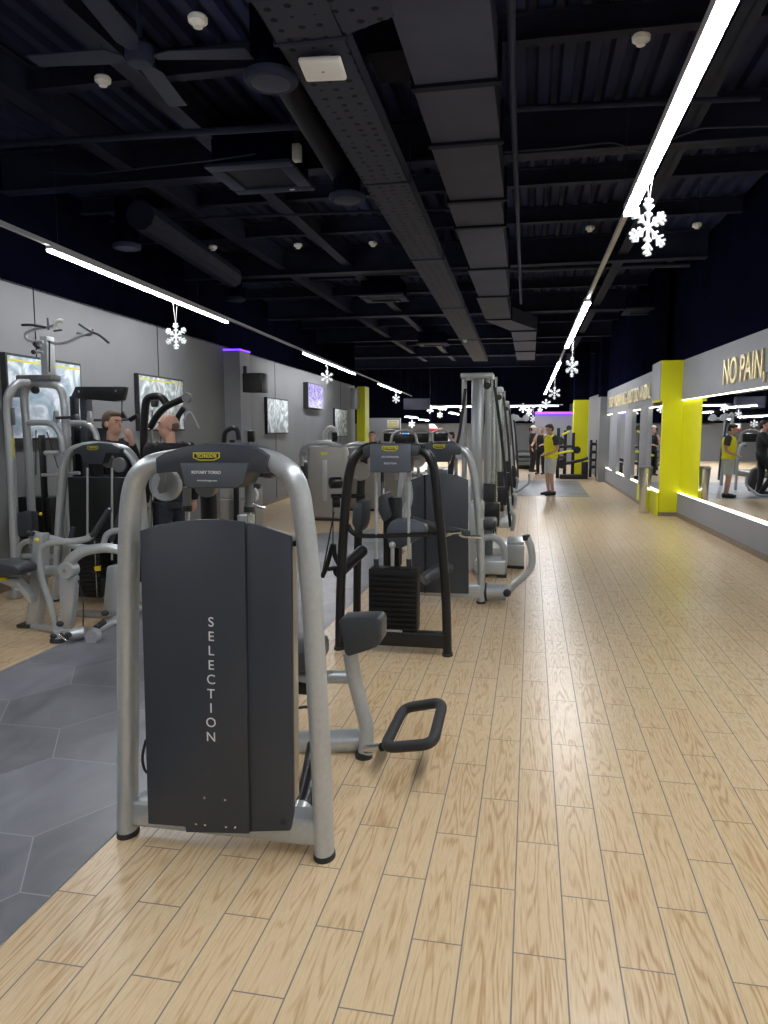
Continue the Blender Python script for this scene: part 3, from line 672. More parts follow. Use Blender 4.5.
def FOOT(x, y, Y, rx, ry, parent):
    c = A(x, y, Y); mb = MB(); mb.tube([(c.x, Y, 0.0), (c.x, Y, 0.02)], [rx, rx * 0.97], [ry, ry * 0.95], smooth=0, ref=(0, 1, 0), n=20); return build('rubber_foot', mb, 'rubber', parent)
def logo(parent, x0, y0, x1, y1, Y, body='TECHNOGYM'):
    cx, cy = (x0 + x1) / 2, (y0 + y1) / 2; w_ = (x1 - x0) / 2; h_ = (y1 - y0) / 2
    def shp(k, kk): return [(cx - w_ * k, cy - h_ * kk), (cx + w_ * k, cy - h_ * kk), (cx + w_ * k * 1.0, cy + h_ * kk * 0.35), (cx + w_ * k * 0.55, cy + h_ * kk), (cx - w_ * k * 0.55, cy + h_ * kk), (cx - w_ * k, cy + h_ * kk * 0.35)]
    o = PR('logo_badge', shp(1, 1), Y, 0.002, 'logo', parent)
    PR('badge_inset', shp(0.92, 0.75), Y - 0.001, 0.002, 'black', o)
    text('lettering', body, A(cx, cy - h_ * 0.1, Y - 0.0025), R(h_ * 1.5, Y), 'logo', o, sx=1.0 * (x1 - x0) * 0.84 / (h_ * 1.5 * 6.0), ext=0.0006, bold=0.0004)
# ---------------------------------------------------------------- machine C : rotary torso
Y = 2.45
t = thing('weight_machine', 'nearest silver-framed weight machine with tall charcoal shroud reading SELECTION', 'weight machine', (A(226, 845, Y).x, Y, 0))
C = t
TB('side_frame', [(128, 842), (128, 760), (128, 690), (128, 600), (129, 558), (130, 520), (132.5, 494), (138, 477), (148, 467), (162, 461.5), (200, 456)], Y, 10.9, 'silver', t, 14.5, n=20)
TB('side_frame', [(324.5, 858), (321.5, 770), (317, 690), (312, 600), (307, 545), (303, 513), (299, 491), (291, 474), (278, 464), (262, 458.5), (230, 455)], Y, 10.9, 'silver', t, 14.5, n=20)
FOOT(128.5, 838, Y, R(12, Y), R(15.5, Y), t); FOOT(324.5, 852, Y, R(12, Y), R(15.5, Y), t)
cb = PR('console', [(155, 458), (165, 452), (185, 446.5), (205, 443.5), (225, 443.5), (245, 446), (258, 450), (268, 456), (264.5, 474), (251, 471), (247, 473), (241, 485), (236, 488.5), (188, 488.5), (183, 485), (177, 472), (170, 472), (156, 474)], 2.385, 0.15, 'charcoal', t, 0.006)
PR('sign_plate', [(180, 463), (248, 463), (241, 484), (236, 487.5), (189, 487.5), (184.5, 484)], 2.374, 0.012, 'charcoal_light', cb, 0.002)
logo(cb, 193, 452.5, 219.5, 460.5, 2.381)
text('lettering', 'ROTARY TORSO', A(206, 472.5, 2.373), 0.0145, 'letter', cb, ext=0.0006, bold=0.0003)
text('lettering', 'www.technogym.com', A(207, 480.5, 2.373), 0.0085, 'letter', cb, ext=0.0005)
sh = PR('shroud', [(139.5, 531), (152, 526.5), (168, 523), (195, 520), (218, 519.5), (244, 522.5), (249, 834), (186, 832.5), (185, 827), (148, 824)], 2.395, 0.022, 'charcoal', t, 0.003)
PR('shroud', [(246, 523), (262, 527), (278, 532.5), (291, 537), (293.5, 814), (290, 831), (249, 832)], 2.405, 0.02, 'charcoal', t, 0.003, label='narrower right-hand shroud panel')
PR('shroud_back', [(143, 534), (170, 527), (218, 523), (262, 530), (290, 539), (292.5, 806), (150, 804)], 2.428, 0.085, 'champagne', t, 0.004, label='champagne coloured shell behind the shroud')
for i, ch in enumerate('SELECTION'): text('lettering', ch, A(211, 622.5 + i * 14.35, 2.393), 0.050, 'letter', sh, ext=0.0006)
for x, y in ((204.4, 798), (225, 800), (196, 824), (205, 825), (226, 827), (235, 827.5)):
    c = A(x, y, 2.393); mb = MB(); mb.lathe(c, [(0.0, -0.002), (0.0035, -0.0015), (0.005, 0.001)], (0, 1, 0), 12); build('screw', mb, 'chrome', sh)
for x, y in ((202.7, 743), (224, 744), (203.6, 770), (224.8, 772)):
    c = A(x, y, 2.394); mb = MB(); mb.lathe(c, [(0.0, -0.0005), (0.004, -0.0005), (0.004, 0.001)], (0, 1, 0), 10); build('screw_hole', mb, 'rubber', sh)
c = A(283, 822, 2.403); mb = MB(); mb.lathe(c, [(0.0, -0.003), (0.010, -0.003), (0.012, 0.002)], (0, 1, 0), 16); build('plug', mb, 'rubber', t)
mb = MB(); a = A(136, 800, 2.45); c = A(316, 800, 2.45); mb.bb((a.x - 0.01, 2.425, 0.045), (c.x + 0.01, 2.53, 0.145), 0.014, 3); build('cross_bar', mb, 'silver', t)
TB('cable_loop', [(146, 740), (143.5, 750), (142.5, 760), (145, 770), (150, 774)], 2.43, 1.6, 'rubber', t)
BX('bracket', 286, 541, 306, 547, 2.46, 0.02, 'rubber', t)
DISC('pulley', 164, 485, 2.60, 18, 0.03, 'silver', t)
PR('pulley_fork', [(155, 466), (166, 468), (165, 492), (159, 494), (157, 489), (160, 478)], 2.565, 0.02, 'silver_dark', t, 0.002)
for x, yb, yc in ((187, 507, 487), (249, 508, 466)):
    TB('guide_tube', [(x, yc), (x, yb)], 2.58, 4.6, 'silver_dark', t); TB('guide_collar', [(x, yb - 1.5), (x, yb + 4)], 2.58, 5.6, 'rubber', t); TB('guide_rod', [(x + .5, yb + 3), (x + 1, 560)], 2.58, 2.8, 'chrome', t)
DISC('pulley', 205, 486, 2.56, 12.5, 0.03, 'silver_dark', t)
TB('swivel_column', [(208, 490, 2.8), (209, 505, 2.8), (210, 540, 2.8)], 2.8, 9, 'black', t); BX('swivel_head', 191, 458, 262, 466, 2.6, 0.25, 'black', t, 0.02)
PR('arm_pad', [(248, 468), (272, 469), (277, 472), (270, 479), (256, 477)], 2.72, 0.1, 'leather', t, 0.01)
TB('base_tube', [(200, 752, 3.2), (300, 743, 3.3), (362, 740, 3.36)], 3.3, 12.5, 'silver', t, n=20)
TB('rear_post', [(246, 515, 3.1), (250, 640, 3.1), (252, 755, 3.1)], 3.1, 9, 'silver', t)
TB('link_arm', [(297, 822, 2.7), (306, 797, 2.8), (312, 772, 2.9), (317, 745, 3.0)], 2.8, 11.5, 'black', t); TB('link_sleeve', [(293, 832, 2.66), (303, 806, 2.76)], 2.75, 11.8, 'silver', t)
TB('upright', [(350, 652), (355, 680), (361, 705), (366.5, 726), (366.5, 742), (364, 764)], 3.28, [8, 8, 7.5, 8, 8, 8], 'silver', t, n=18)
c = A(364, 762, 3.28); mb = MB(); mb.lathe((c.x, 3.28, 0), [(0.042, 0), (0.042, 0.02), (0.036, 0.03)]); build('rubber_foot', mb, 'rubber', t)
TB('side_tube', [(292, 677, 3.42), (352, 677, 3.34)], 3.38, 7, 'silver', t)
PR('knee_pad', [(338.5, 622), (341, 618.5), (362, 617.5), (378, 617.5), (381.5, 621), (381.5, 641), (377, 647), (364, 652), (348, 657), (344.5, 654)], 3.16, 0.13, 'leather', t, 0.02, seg=3)
BX('seat', 236, 648, 311, 676, 3.3, 0.36, 'leather', t, 0.035); BX('seat_bracket', 270, 678, 312, 696, 3.38, 0.18, 'black', t, 0.01); TB('seat_post', [(285, 690, 3.45), (285, 745, 3.45)], 3.45, 10, 'silver_dark', t)
TB('hose', [(298, 708, 3.2), (307, 707, 3.2), (316, 711, 3.2)], 3.2, 1.5, 'rubber', t)
TB('foot_bar', [(384, 748, 3.12), (433, 744, 3.05), (443, 702, 3.35), (404, 708, 3.45)], 3.2, 5.8, 'rubber', t, fil=0.06, closed=True, n=18)
TB('foot_bar_joint', [(366, 749, 3.24), (382, 747, 3.14)], 3.2, 4.5, 'chrome', t)
# ---------------------------------------------------------------- machine D : black frame
Y = 4.95
t = thing('weight_machine', 'black-framed weight machine with open weight stack behind the nearest machine', 'weight machine', (A(396, 650, Y).x, Y, 0))
TB('side_frame', [(339.5, 654), (340.5, 600), (342.5, 550), (346, 500), (350, 470), (356, 456), (366, 448), (378, 446)], Y, 4.8, 'black', t, 6.5, n=18)
TB('side_frame', [(447.5, 656), (446, 600), (442.5, 550), (438.5, 510), (435, 475), (431, 460), (423, 451), (405, 446)], Y, 4.8, 'black', t, 6.5, n=18)
FOOT(339.5, 651, Y, .038, .055, t); FOOT(447.5, 655, Y, .038, .055, t)
cb = PR('console', [(363, 447), (370, 443.5), (410, 443.5), (420, 446), (418, 456), (411, 456), (411, 472.5), (370, 472.5), (370, 456), (363, 455)], 4.88, 0.12, 'charcoal', t, 0.008)
PR('sign_plate', [(370, 444), (410.5, 444), (411, 472), (370, 472)], 4.868, 0.012, 'charcoal_light', cb, 0.003)
logo(cb, 382, 446, 398, 451, 4.866)
text('lettering', 'LEG EXTENSION', A(390, 457, 4.866), 0.016, 'letter', cb, ext=.0006); text('lettering', 'SELECTION', A(390, 463.5, 4.866), 0.017, 'letter', cb, ext=.0006)
DISC('pulley', 359.5, 471.5, 4.98, 9.8, 0.03, 'cabinet', t); DISC('pulley', 417, 460, 5.0, 8, 0.03, 'silver', t)
for x in (376, 408.5): TB('guide_rod', [(x, 470), (x + .4, 566)], 5.0, 1.7, 'silver', t); TB('guide_collar', [(x + .2, 559), (x + .4, 570)], 5.0, 2.7, 'rubber', t)
st = BX('weight_stack', 368.5, 569, 416.5, 634, 4.93, 0.16, 'stack', t, 0.006)
for i in range(12): BX('weight_plate', 370, 573 + i * 4.9, 415, 577.2 + i * 4.9, 4.915, 0.12, 'stack', st, 0.002)
BX('stack_label', 386, 629.5, 402, 632.5, 4.91, 0.01, 'cabinet', st, 0.001)
mb = MB(); a = A(342, 645, Y); c = A(446, 645, Y); mb.bb((a.x, Y - 0.04, 0.05), (c.x, Y + 0.05, 0.16), 0.015); build('cross_bar', mb, 'black', t)
TB('rear_frame', [(357, 614, 5.95), (357.5, 560, 5.95), (360, 500, 5.95), (364, 460, 5.9), (372, 452, 5.6)], 5.9, 4.2, 'black', t)
TB('link_arm', [(339, 572, 5.0), (362, 551, 5.5)], 5.2, 6.5, 'black', t)
TB('handle_bar', [(348, 525), (352, 532), (360, 535.5), (380, 536), (410, 535), (440, 534)], 5.0, 2.4, 'black', t); TB('handle_grip', [(440, 534), (461, 532)], 5.0, 1.5, 'chrome', t)
PR('back_pad', [(353, 502), (363, 502), (362, 525), (358, 535), (351, 524)], 5.25, 0.3, 'leather', t, 0.025)
PR('seat_pad', [(378, 496), (384, 494), (390, 518), (383, 523), (378, 512)], 5.3, 0.3, 'leather', t, 0.02)
PR('cam_housing', [(386, 530), (390, 522), (398, 519), (412, 521), (426, 526), (427, 532), (418, 540), (400, 549), (388, 546)], 5.15, 0.12, 'charcoal_light', t, 0.02)
BX('column', 383, 498, 399, 568, 5.4, 0.14, 'black', t, 0.01)
TB('selector_rod', [(392.5, 545), (392.5, 566)], 5.0, 2.0, 'silver', t); mb = MB(); mb.ball(A(392.3, 545, 4.98), R(3.6, 5)); build('rod_cap', mb, 'silver', t)
DISC('cam_wheel', 330.5, 483, 5.25, 6, 0.08, 'black', t, (0.75, 0.5, 0)); DISC('cam_wheel', 333, 502, 5.25, 6, 0.05, 'black', t, (0.9, 0.3, 0)); TB('axle', [(331, 496, 5.3), (365, 496, 5.35)], 5.3, 2.2, 'black', t)
TB('cable', [(334, 512, 5.25), (328, 545, 5.25), (322, 575, 5.2)], 5.2, 0.8, 'rubber', t); TB('cable', [(333, 500, 5.25), (333, 545, 5.25)], 5.2, 0.6, 'rubber', t)
TB('foot_lever', [(322, 577), (327, 565), (333, 545), (335, 556), (340, 566)], 5.2, 2.6, 'black', t); TB('foot_lever', [(328, 569), (340, 567)], 5.2, 2.2, 'black', t)
# ---------------------------------------------------------------- machine E : silver, behind D
Y = 6.55
t = thing('weight_machine', 'silver-framed machine with charcoal shroud standing behind the black-framed machine', 'weight machine', (A(437, 600, Y).x, Y, 0))
TB('side_frame', [(393, 604), (395, 570), (398, 530), (401, 495), (404, 470), (409, 455), (416, 449), (425, 447)], Y, 3.9, 'silver', t, 5.5, n=18)
TB('side_frame', [(481, 605), (481, 560), (479, 520), (475.5, 485), (472, 466), (468, 455), (461, 448.5), (450, 446.5)], Y, 3.9, 'silver', t, 5.5, n=18)
FOOT(393, 602, Y, .042, .06, t); FOOT(481, 603, Y, .042, .06, t)
cb = PR('console', [(414, 449), (420, 444), (440, 442), (455, 443.5), (461, 447), (460, 455), (452, 455), (449, 462), (423, 462), (420, 455), (414, 456)], 6.46, 0.15, 'charcoal', t, 0.01)
logo(cb, 433, 444.5, 445, 448.5, 6.452)
PR('shroud', [(410.5, 480), (424, 475), (440, 473.5), (456, 475), (468, 480), (468.5, 594), (412, 592)], 6.45, 0.03, 'charcoal', t, 0.004)
PR('shroud_rib', [(424, 475), (425.5, 475), (426, 593), (424.5, 593)], 6.44, 0.012, 'black', t)
for i, ch in enumerate('SELECTION'): text('lettering', ch, A(439, 500 + i * 4.35, 6.447), 0.036, 'silver_dark', t, ext=0.0006)
BX('weight_stack', 415, 484, 465, 590, 6.5, 0.12, 'champagne', t)
mb = MB(); a = A(394, 590, Y); c = A(482, 590, Y); mb.bb((a.x, Y - 0.05, 0.05), (c.x, Y + 0.06, 0.17), 0.015); build('cross_bar', mb, 'silver', t)
for x in (429, 456): TB('guide_rod', [(x, 458), (x, 478)], 6.6, 1.8, 'chrome', t)
DISC('pulley', 410, 461, 6.6, 6.5, 0.03, 'silver', t)
TB('base_tube', [(478, 592, 6.6), (506, 592, 6.6)], 6.6, 8.5, 'silver', t); TB('base_collar', [(484, 592, 6.6), (487, 592, 6.6)], 6.6, 9.2, 'rubber', t)
TB('handle_arm', [(508, 592), (514, 585), (528, 572), (532, 562), (531, 548), (526.5, 537)], 6.6, 3.6, 'silver', t, n=16)
TB('grip', [(526.8, 540), (526, 535)], 6.6, 3.8, 'rubber', t); mb = MB(); mb.ball(A(507, 593, 6.5), R(4, 6.5)); build('knob', mb, 'rubber', t)
TB('press_arm', [(408, 482), (409, 500), (402, 520)], 6.3, 4, 'silver', t)
TB('thigh_pad', [(411, 520, 5.9), (440, 528, 6.1), (468, 534, 6.3)], 6.1, 4.2, 'leather', t); TB('side_handle', [(445, 536, 6.2), (458, 532, 6.2), (462, 536, 6.2), (480, 537, 6.3)], 6.2, 1.8, 'chrome', t)
TB('seat_cushion', [(423, 580, 6.0), (437, 571, 6.1), (450, 568, 6.2)], 6.1, 6, 'leather', t)
# ---------------------------------------------------------------- machine behind E: rounded silver loop
Y = 8.0
t = thing('leg_machine', 'grey machine with rounded tube loop and low base behind the silver arch', 'weight machine', (A(488, 575, Y).x, Y, 0))
BX('body', 469, 502, 482, 577, 7.9, 0.3, 'silver', t, 0.03, z0=0.02); TB('loop', [(474, 540), (490, 537), (499, 541), (504, 550), (504.5, 565)], 7.85, 3.3, 'silver', t)
BX('base', 474, 560, 506, 576, 7.7, 0.35, 'silver', t, 0.03, z0=0.03); mb = MB(); a = A(478, 575, 7.75); mb.bb((a.x, 7.72, 0), (a.x + 0.1, 7.85, 0.03)); mb.bb((a.x + 0.2, 7.72, 0), (a.x + 0.3, 7.85, 0.03)); build('feet', mb, 'rubber', t)
BX('seat', 482, 520, 496, 530, 7.9, 0.35, 'leather', t, 0.03); BX('seat_post', 485, 530, 492, 562, 8.05, 0.1, 'silver_dark', t, 0.01)
t = thing('foot_platform', 'grey angled steel foot platform on the floor beside the cable towers', 'foot platform', (A(516, 567, 8.2).x, 8.3, 0))
BX('front_plate', 507, 545, 524, 566, 8.25, 0.04, 'silver', t, 0.006); BX('deck_plate', 507, 541, 524, 546, 8.28, 0.4, 'silver', t, 0.006); BX('rubber_foot', 507, 566, 524, 568, 8.27, 0.3, 'rubber', t, 0.002, z0=0); BX('frame', 508, 546, 523, 566, 8.4, 0.25, 'silver_dark', t, 0.006, z0=0.02)
# ---------------------------------------------------------------- cable towers
def tower(x, w_, Y, ytop, label, side=1):
    t = thing('cable_machine', label, 'cable machine', (A(x, 450, Y).x, Y, 0), 'cable crossover towers'); k = 9.2 / Y
    BX('post', x - w_, ytop, x + w_, 450, Y, 0.16, 'silver', t, 0.02, z0=0.03)
    BX('top_plate', x - w_ * 3.1, ytop - 1, x + w_ * 3, ytop + 4 * k, Y - 0.1, 0.4, 'silver', t, 0.01)
    for dx in (-2.4, 2.0): TB('guide_rod', [(x + dx * w_, ytop + 3), (x + dx * w_, 429 + 1.5 * F / Y)], Y + 0.1, 2.6 * k, 'silver', t)
    for dx in (2.9, 3.6): TB('guide_rod', [(x + dx * w_, ytop + 3), (x + dx * w_, 429 + 1.5 * F / Y)], Y + 0.2, 1.3 * k, 'chrome', t)
    st = BX('weight_stack', x + w_ * 1.2, 429 + 0.70 * F / Y, x + w_ * 3.2, 429 + 1.35 * F / Y, Y, 0.2, 'black', t, 0.01)
    BX('weight_stack', x + w_ * 1.0, 429 + 0.95 * F / Y, x + w_ * 4.2, 429 + 1.25 * F / Y, Y - 0.5, 0.2, 'black', t, 0.01)
    TB('band', [(x + w_ * 3.3, ytop + 12 * k), (x + w_ * 4.6, 429 + 0.1 * F / Y), (x + w_ * 6.3, 429 + 1.25 * F / Y)], Y - 0.2, 1.5 * k, 'rubber', t)
    TB('band', [(x - w_ * 2.2, ytop + 15 * k), (x - w_ * 3.3, 429 + 0.05 * F / Y), (x - w_ * 4.6, 429 + 0.4 * F / Y)], Y - 0.2, 1.6 * k, 'rubber', t)
    BX('base_plate', x - w_ * 3, 429 + 1.5 * F / Y, x + w_ * 6, 429 + 1.55 * F / Y, Y - 0.3, 0.8, 'silver', t, 0.01, z0=0.0)
    DISC('pulley', x + w_ * 1.9, ytop + 12 * k, Y - 0.06, 3.6 * k, 0.03, 'rubber', t); DISC('pulley', x + w_ * 1.9, 429 + 1.3 * F / Y, Y - 0.5, 3.6 * k, 0.03, 'rubber', t)
    TB('handle', [(x + w_ * 6.2, 429 + 1.05 * F / Y), (x + w_ * 7, 429 + 1.12 * F / Y), (x + w_ * 6.6, 429 + 1.3 * F / Y)], Y - 0.2, 2.2 * k, 'silver', t)
    return t
tower(477, 5.3, 9.4, 374, 'tallest silver cable tower, with broad post and black straps, behind the silver arch')
tower(493, 3.2, 12.0, 388, 'middle cable tower in the row, slimmer and partly behind the tallest tower')
tower(502, 2.2, 16, 402, 'third cable tower in the row, seen past the middle tower')
t = thing('cable_machine', 'farthest pale cable frame with a top arm and round ends', 'cable machine', (A(510, 478, 21).x, 21, 0), 'cable crossover towers')
for x in (507, 513): TB('post', [(x, 414), (x, 429 + 1.55 * F / 21)], 21, 1.6, 'silver', t)
TB('top_arm', [(507, 414), (515, 419), (529, 419)], 21, 1.5, 'silver', t); DISC('arm_end', 516, 418, 20.9, 3.2, .05, 'silver', t); DISC('arm_end', 526, 418, 20.9, 3.2, .05, 'silver', t)
TB('arm', [(505, 443), (510, 446), (511, 460), (511, 490)], 20, 1.3, 'silver', t); TB('strap', [(514, 420), (517, 450), (518, 478)], 20.8, 0.9, 'rubber', t)
TB('base_loop', [(508, 492), (516, 492), (524, 487), (529, 482), (529, 474)], 18, 1.1, 'silver', t)
PR('punch_bag', [(512, 465), (516, 468), (519, 482), (517, 489), (513, 488), (511, 478)], 18.5, 0.2, 'rubber', t, 0.03)
# ---------------------------------------------------------------- machine B (left, silver arch) and its front
Y = 5.88
t = thing('weight_machine', 'silver arched weight machine with see-through black stack in front of the man holding his chin', 'weight machine', (A(100, 603, Y).x, Y, 0))
TB('side_frame', [(57, 604), (58, 560), (60, 515), (63, 478), (66, 461), (72, 451), (82, 446.5), (95, 445)], Y, 4.2, 'silver', t, 6, n=18)
TB('side_frame', [(147, 604), (145.5, 560), (143, 515), (140, 480), (137, 466), (131, 455), (121, 448), (95, 445)], Y, 4.2, 'silver', t, 6, n=18)
FOOT(57, 602, Y, .045, .06, t); FOOT(147, 602, Y, .045, .06, t)
cb = PR('console', [(72, 450), (82, 445), (98, 442.5), (112, 444), (121, 449), (119, 453), (106, 453), (102, 464), (84, 464), (80, 454), (74, 454)], 5.78, 0.13, 'charcoal', t, 0.008)
logo(cb, 87, 446, 98, 450, 5.77)
DISC('pulley', 107.5, 461, 5.88, 7.5, 0.03, 'silver_dark', t); DISC('pulley', 118.5, 465, 5.83, 8.3, 0.03, 'silver_dark', t)
st = BX('stack_guard', 67, 477, 137, 592, 5.90, 0.12, 'black', t, 0.01)
for x in (87.5, 112): TB('guide_rod', [(x, 468), (x, 560)], 5.78, 1.3, 'silver', t)
wz = BX('weight_stack', 74, 540, 101, 598, 5.73, 0.14, 'black', t, 0.006)
for i in range(12): BX('weight_plate', 75, 541 + i * 4.6, 100, 545 + i * 4.6, 5.72, 0.1, 'black', wz, 0.002)
BX('number_strip', 94, 541, 97, 597, 5.71, 0.01, 'cabinet', wz, 0.001); PR('selector_pin', [(94, 567), (99, 566), (99, 571), (95, 571)], 5.69, 0.03, 'pin', wz)
mb = MB(); a = A(58, 590, Y); c = A(147, 590, Y); mb.bb((a.x, Y - 0.05, 0.05), (c.x, Y + 0.06, 0.2), 0.015); build('cross_bar', mb, 'silver', t)
BX('skid', 73, 612, 118, 616, 5.38, 0.1, 'cabinet', t, 0.01, z0=0.0)
for x0_, y0_, x1_, y1_ in ((91, 541, 110, 509), (111, 541, 123, 506), (70, 540, 73, 527)): TB('pad_arm', [(x0_, y0_), (x1_, y1_)], 5.28, 2.6, 'leather', t)
PR('side_leg', [(106, 566), (118, 566), (118, 612), (102, 612)], 5.18, 0.12, 'silver', t, 0.02)
TB('side_loop', [(103, 548), (106, 536), (114, 531), (124, 531)], 5.18, 3.4, 'silver', t)
t = thing('leg_press', 'silver pivoting exercise machine with round hinge and black seat at the left edge', 'weight machine', (A(60, 640, 4.9).x, 4.95, 0))
PR('front_leg', [(30.5, 560), (42, 560), (40, 600), (35, 633), (24, 633), (28, 600)], 5.0, 0.1, 'silver', t, 0.012)
PR('front_leg', [(33, 534), (42, 534), (42, 562), (31, 562)], 5.0, 0.1, 'silver', t, 0.012)
mb = MB(); a = A(29, 634, 5.05); mb.bb((a.x - .06, 4.98, 0), (a.x + .06, 5.13, .03), .01); build('rubber_foot', mb, 'rubber', t)
TB('handle_tube', [(91, 536), (86, 539), (76, 541), (60, 542), (49, 543.5), (41.5, 549), (40, 560), (43, 580), (50, 602), (57, 630)], 4.9, 3.7, 'silver', t, n=16)
TB('grip', [(90, 538, 4.9), (99, 524, 4.95), (108, 510, 5.0)], 4.9, 2.4, 'rubber', t)
TB('upper_link', [(33, 534), (45, 537), (60, 541), (78, 547), (94, 549)], 5.1, 4, 'silver', t)
TB('handle', [(28, 533), (34, 534)], 5.0, 2.6, 'rubber', t); mb = MB(); mb.ball(A(37, 540, 4.95), R(2.4, 5)); build('yellow_button', mb, 'pin', t)
TB('curved_arm', [(66, 569), (72, 559), (82, 552), (95, 549), (108, 548), (122, 551), (134, 558)], 4.85, [6, 6.5, 6, 5.5, 5.5, 5, 5], 'silver', t, n=18)
PR('lever', [(57.5, 574), (75, 576), (74, 600), (70, 630), (60, 630), (58.5, 600)], 4.88, 0.07, 'silver', t, 0.02)
DISC('hinge_disc', 65.5, 570.5, 4.80, 9.6, 0.09, 'silver', t); mb = MB(); mb.lathe(A(64.5, 570.5, 4.795), [(0, -.003), (.012, -.003), (.012, .003)], (0, 1, 0), 14); build('hinge_bolt', mb, 'chrome', t)
TB('base_tube', [(27, 626, 5.05), (45, 628, 4.95), (60, 631, 4.85)], 4.95, 4, 'silver', t)
TB('base_foot', [(59, 630, 4.72), (59, 645, 4.72)], 4.72, [6.5, 8], 'silver', t); mb = MB(); c = A(59, 645, 4.72); mb.lathe((c.x, 4.72, 0), [(.062, 0), (.062, .02), (.055, .03)]); build('rubber_foot', mb, 'rubber', t)
TB('base_tube', [(66, 636, 4.75), (86, 632, 4.8)], 4.8, 7, 'silver', t); TB('base_tube', [(88, 635, 4.85), (118, 619, 5.3), (140, 608, 5.6)], 4.9, 5.5, 'silver', t)
DISC('roller_wheel', 91, 637, 4.72, 8.6, 0.06, 'silver', t); TB('roller_tread', [(96, 628, 4.9), (104, 622, 5.0)], 4.9, 3.5, 'rubber', t)
for x, y in ((54, 636), (60, 624), (68, 635), (105, 613)):
    mb = MB(); mb.ball(A(x, y, 4.68), (R(4.2, 4.7), R(4.2, 4.7), R(3.2, 4.7))); build('knob', mb, 'rubber', t)
TB('lock_pin', [(60, 634), (68, 641)], 4.66, 2.2, 'chrome', t)
TB('cable', [(78, 580, 4.9), (83, 600, 4.9), (83, 628, 4.9)], 4.9, 0.7, 'rubber', t)
TB('inner_loop', [(18, 560, 5.2), (19, 548, 5.2), (25, 542, 5.2), (31, 541, 5.2)], 5.2, 3, 'silver', t)
TB('cross_tube', [(30, 570, 5.1), (66, 571, 5.0)], 5.0, 6, 'silver', t)
PR('seat', [(-40, 564), (-4, 562), (14, 566), (20, 570), (19, 576), (-12, 577), (-40, 575)], 4.75, 0.22, 'leather', t, 0.02)
PR('seat_arm', [(-10, 577), (14, 578), (30, 595), (31, 603), (27, 603), (18, 590), (0, 583)], 4.85, 0.08, 'silver', t, 0.01); TB('seat_lever', [(-4, 578), (6, 579)], 4.8, 2, 'pin', t)
# ---------------------------------------------------------------- multi-gym tower (far left)
Y = 6.2
t = thing('multi_gym', 'tall silver multi-gym frame with pull-up arms on top at the left edge', 'multi gym', (A(40, 610, Y).x, Y, 0))
TB('side_frame', [(17, 606, 5.9), (14.5, 540, 5.9), (11.5, 470, 5.9), (8, 410, 5.9), (9.5, 394, 5.9), (18, 384, 6.0), (28, 383, 6.1)], 5.95, 4.6, 'silver', t, 5.5, n=16)
mb = MB(); a = A(17, 612, 5.9); mb.bb((a.x - .05, 5.85, 0), (a.x + .05, 6.3, .08), .02); build('base_rail', mb, 'silver', t)
BX('sticker', 8.5, 436, 14, 458, 5.88, 0.004, 'logo', t, 0.001)
BX('rear_plate', 8, 408, 14.5, 425, 5.885, 0.02, 'silver_dark', t, 0.005)
TB('main_frame', [(36, 605), (33, 540), (30, 480), (27, 430), (24.5, 400), (26, 389), (32, 384.5), (45, 384), (57, 386), (62, 392), (64.5, 405), (66, 430), (68, 480), (71, 540), (75, 600)], Y, 4.3, 'silver', t, 5, n=16)
BX('mast', 39, 336, 48.5, 378, Y, 0.12, 'silver', t, 0.01); BX('crossbeam', 15, 375, 52, 381, Y - 0.05, 0.15, 'silver_dark', t, 0.015)
DISC('pulley', 14, 391, 6.15, 7, 0.05, 'silver_dark', t); DISC('pulley', 34, 390, 6.15, 4, 0.04, 'rubber', t)
TB('upper_arc', [(28, 423), (40, 422.5), (50, 423.5), (57, 429), (61, 438), (63, 452)], 6.1, 3.4, 'silver', t); TB('upper_arc', [(66, 424), (78, 423), (88, 425), (95, 432), (98, 445)], 6.3, 3.4, 'silver', t)
TB('grip_bar', [(56, 418), (78, 417)], 6.1, 1.6, 'rubber', t); mb = MB(); mb.ball(A(77, 416.5, 6.1), R(2.8, 6.1)); build('bar_knob', mb, 'silver_dark', t)
for x in (54.5, 88.5): PR('pulley_bracket', [(x - 2.5, 423), (x - 1, 411), (x + 1, 411), (x + 2.5, 423)], 6.15, 0.05, 'silver', t, 0.004)
TB('pullup_arm', [(43, 342), (31, 341), (26, 338), (27, 333), (36, 329), (47, 327), (55, 325)], 6.1, 1.9, 'silver', t); TB('pullup_grip', [(22, 325), (32, 325), (46, 327.5)], 6.0, 1.4, 'rubber', t); TB('pullup_grip', [(54, 331), (62, 330)], 6.0, 1, 'rubber', t)
TB('handle_cap', [(55, 328), (58, 321), (63, 321)], 6.05, 2.1, 'white', t, label='white curved handle cap'); TB('handle_stub', [(48, 318), (49, 330)], 6.05, 1.5, 'silver_dark', t)
TB('pullup_arm', [(48, 341), (56, 343.5), (66, 342.5), (78, 337), (90, 333)], 6.2, 1.7, 'silver', t); TB('pullup_grip', [(79, 324), (90, 331), (99, 335), (109, 343)], 6.2, 1.3, 'rubber', t); TB('handle_stub', [(77, 333), (90, 335), (93, 329)], 6.2, 1.4, 'silver_dark', t)
TB('joint', [(36, 346), (38, 344)], 6.1, 4.5, 'rubber', t); TB('lever_knob', [(33, 352), (43, 352.5)], 6.05, 1.7, 'silver', t); mb = MB(); mb.ball(A(33.5, 352, 6.0), R(2.6, 6)); build('bar_knob', mb, 'rubber', t)
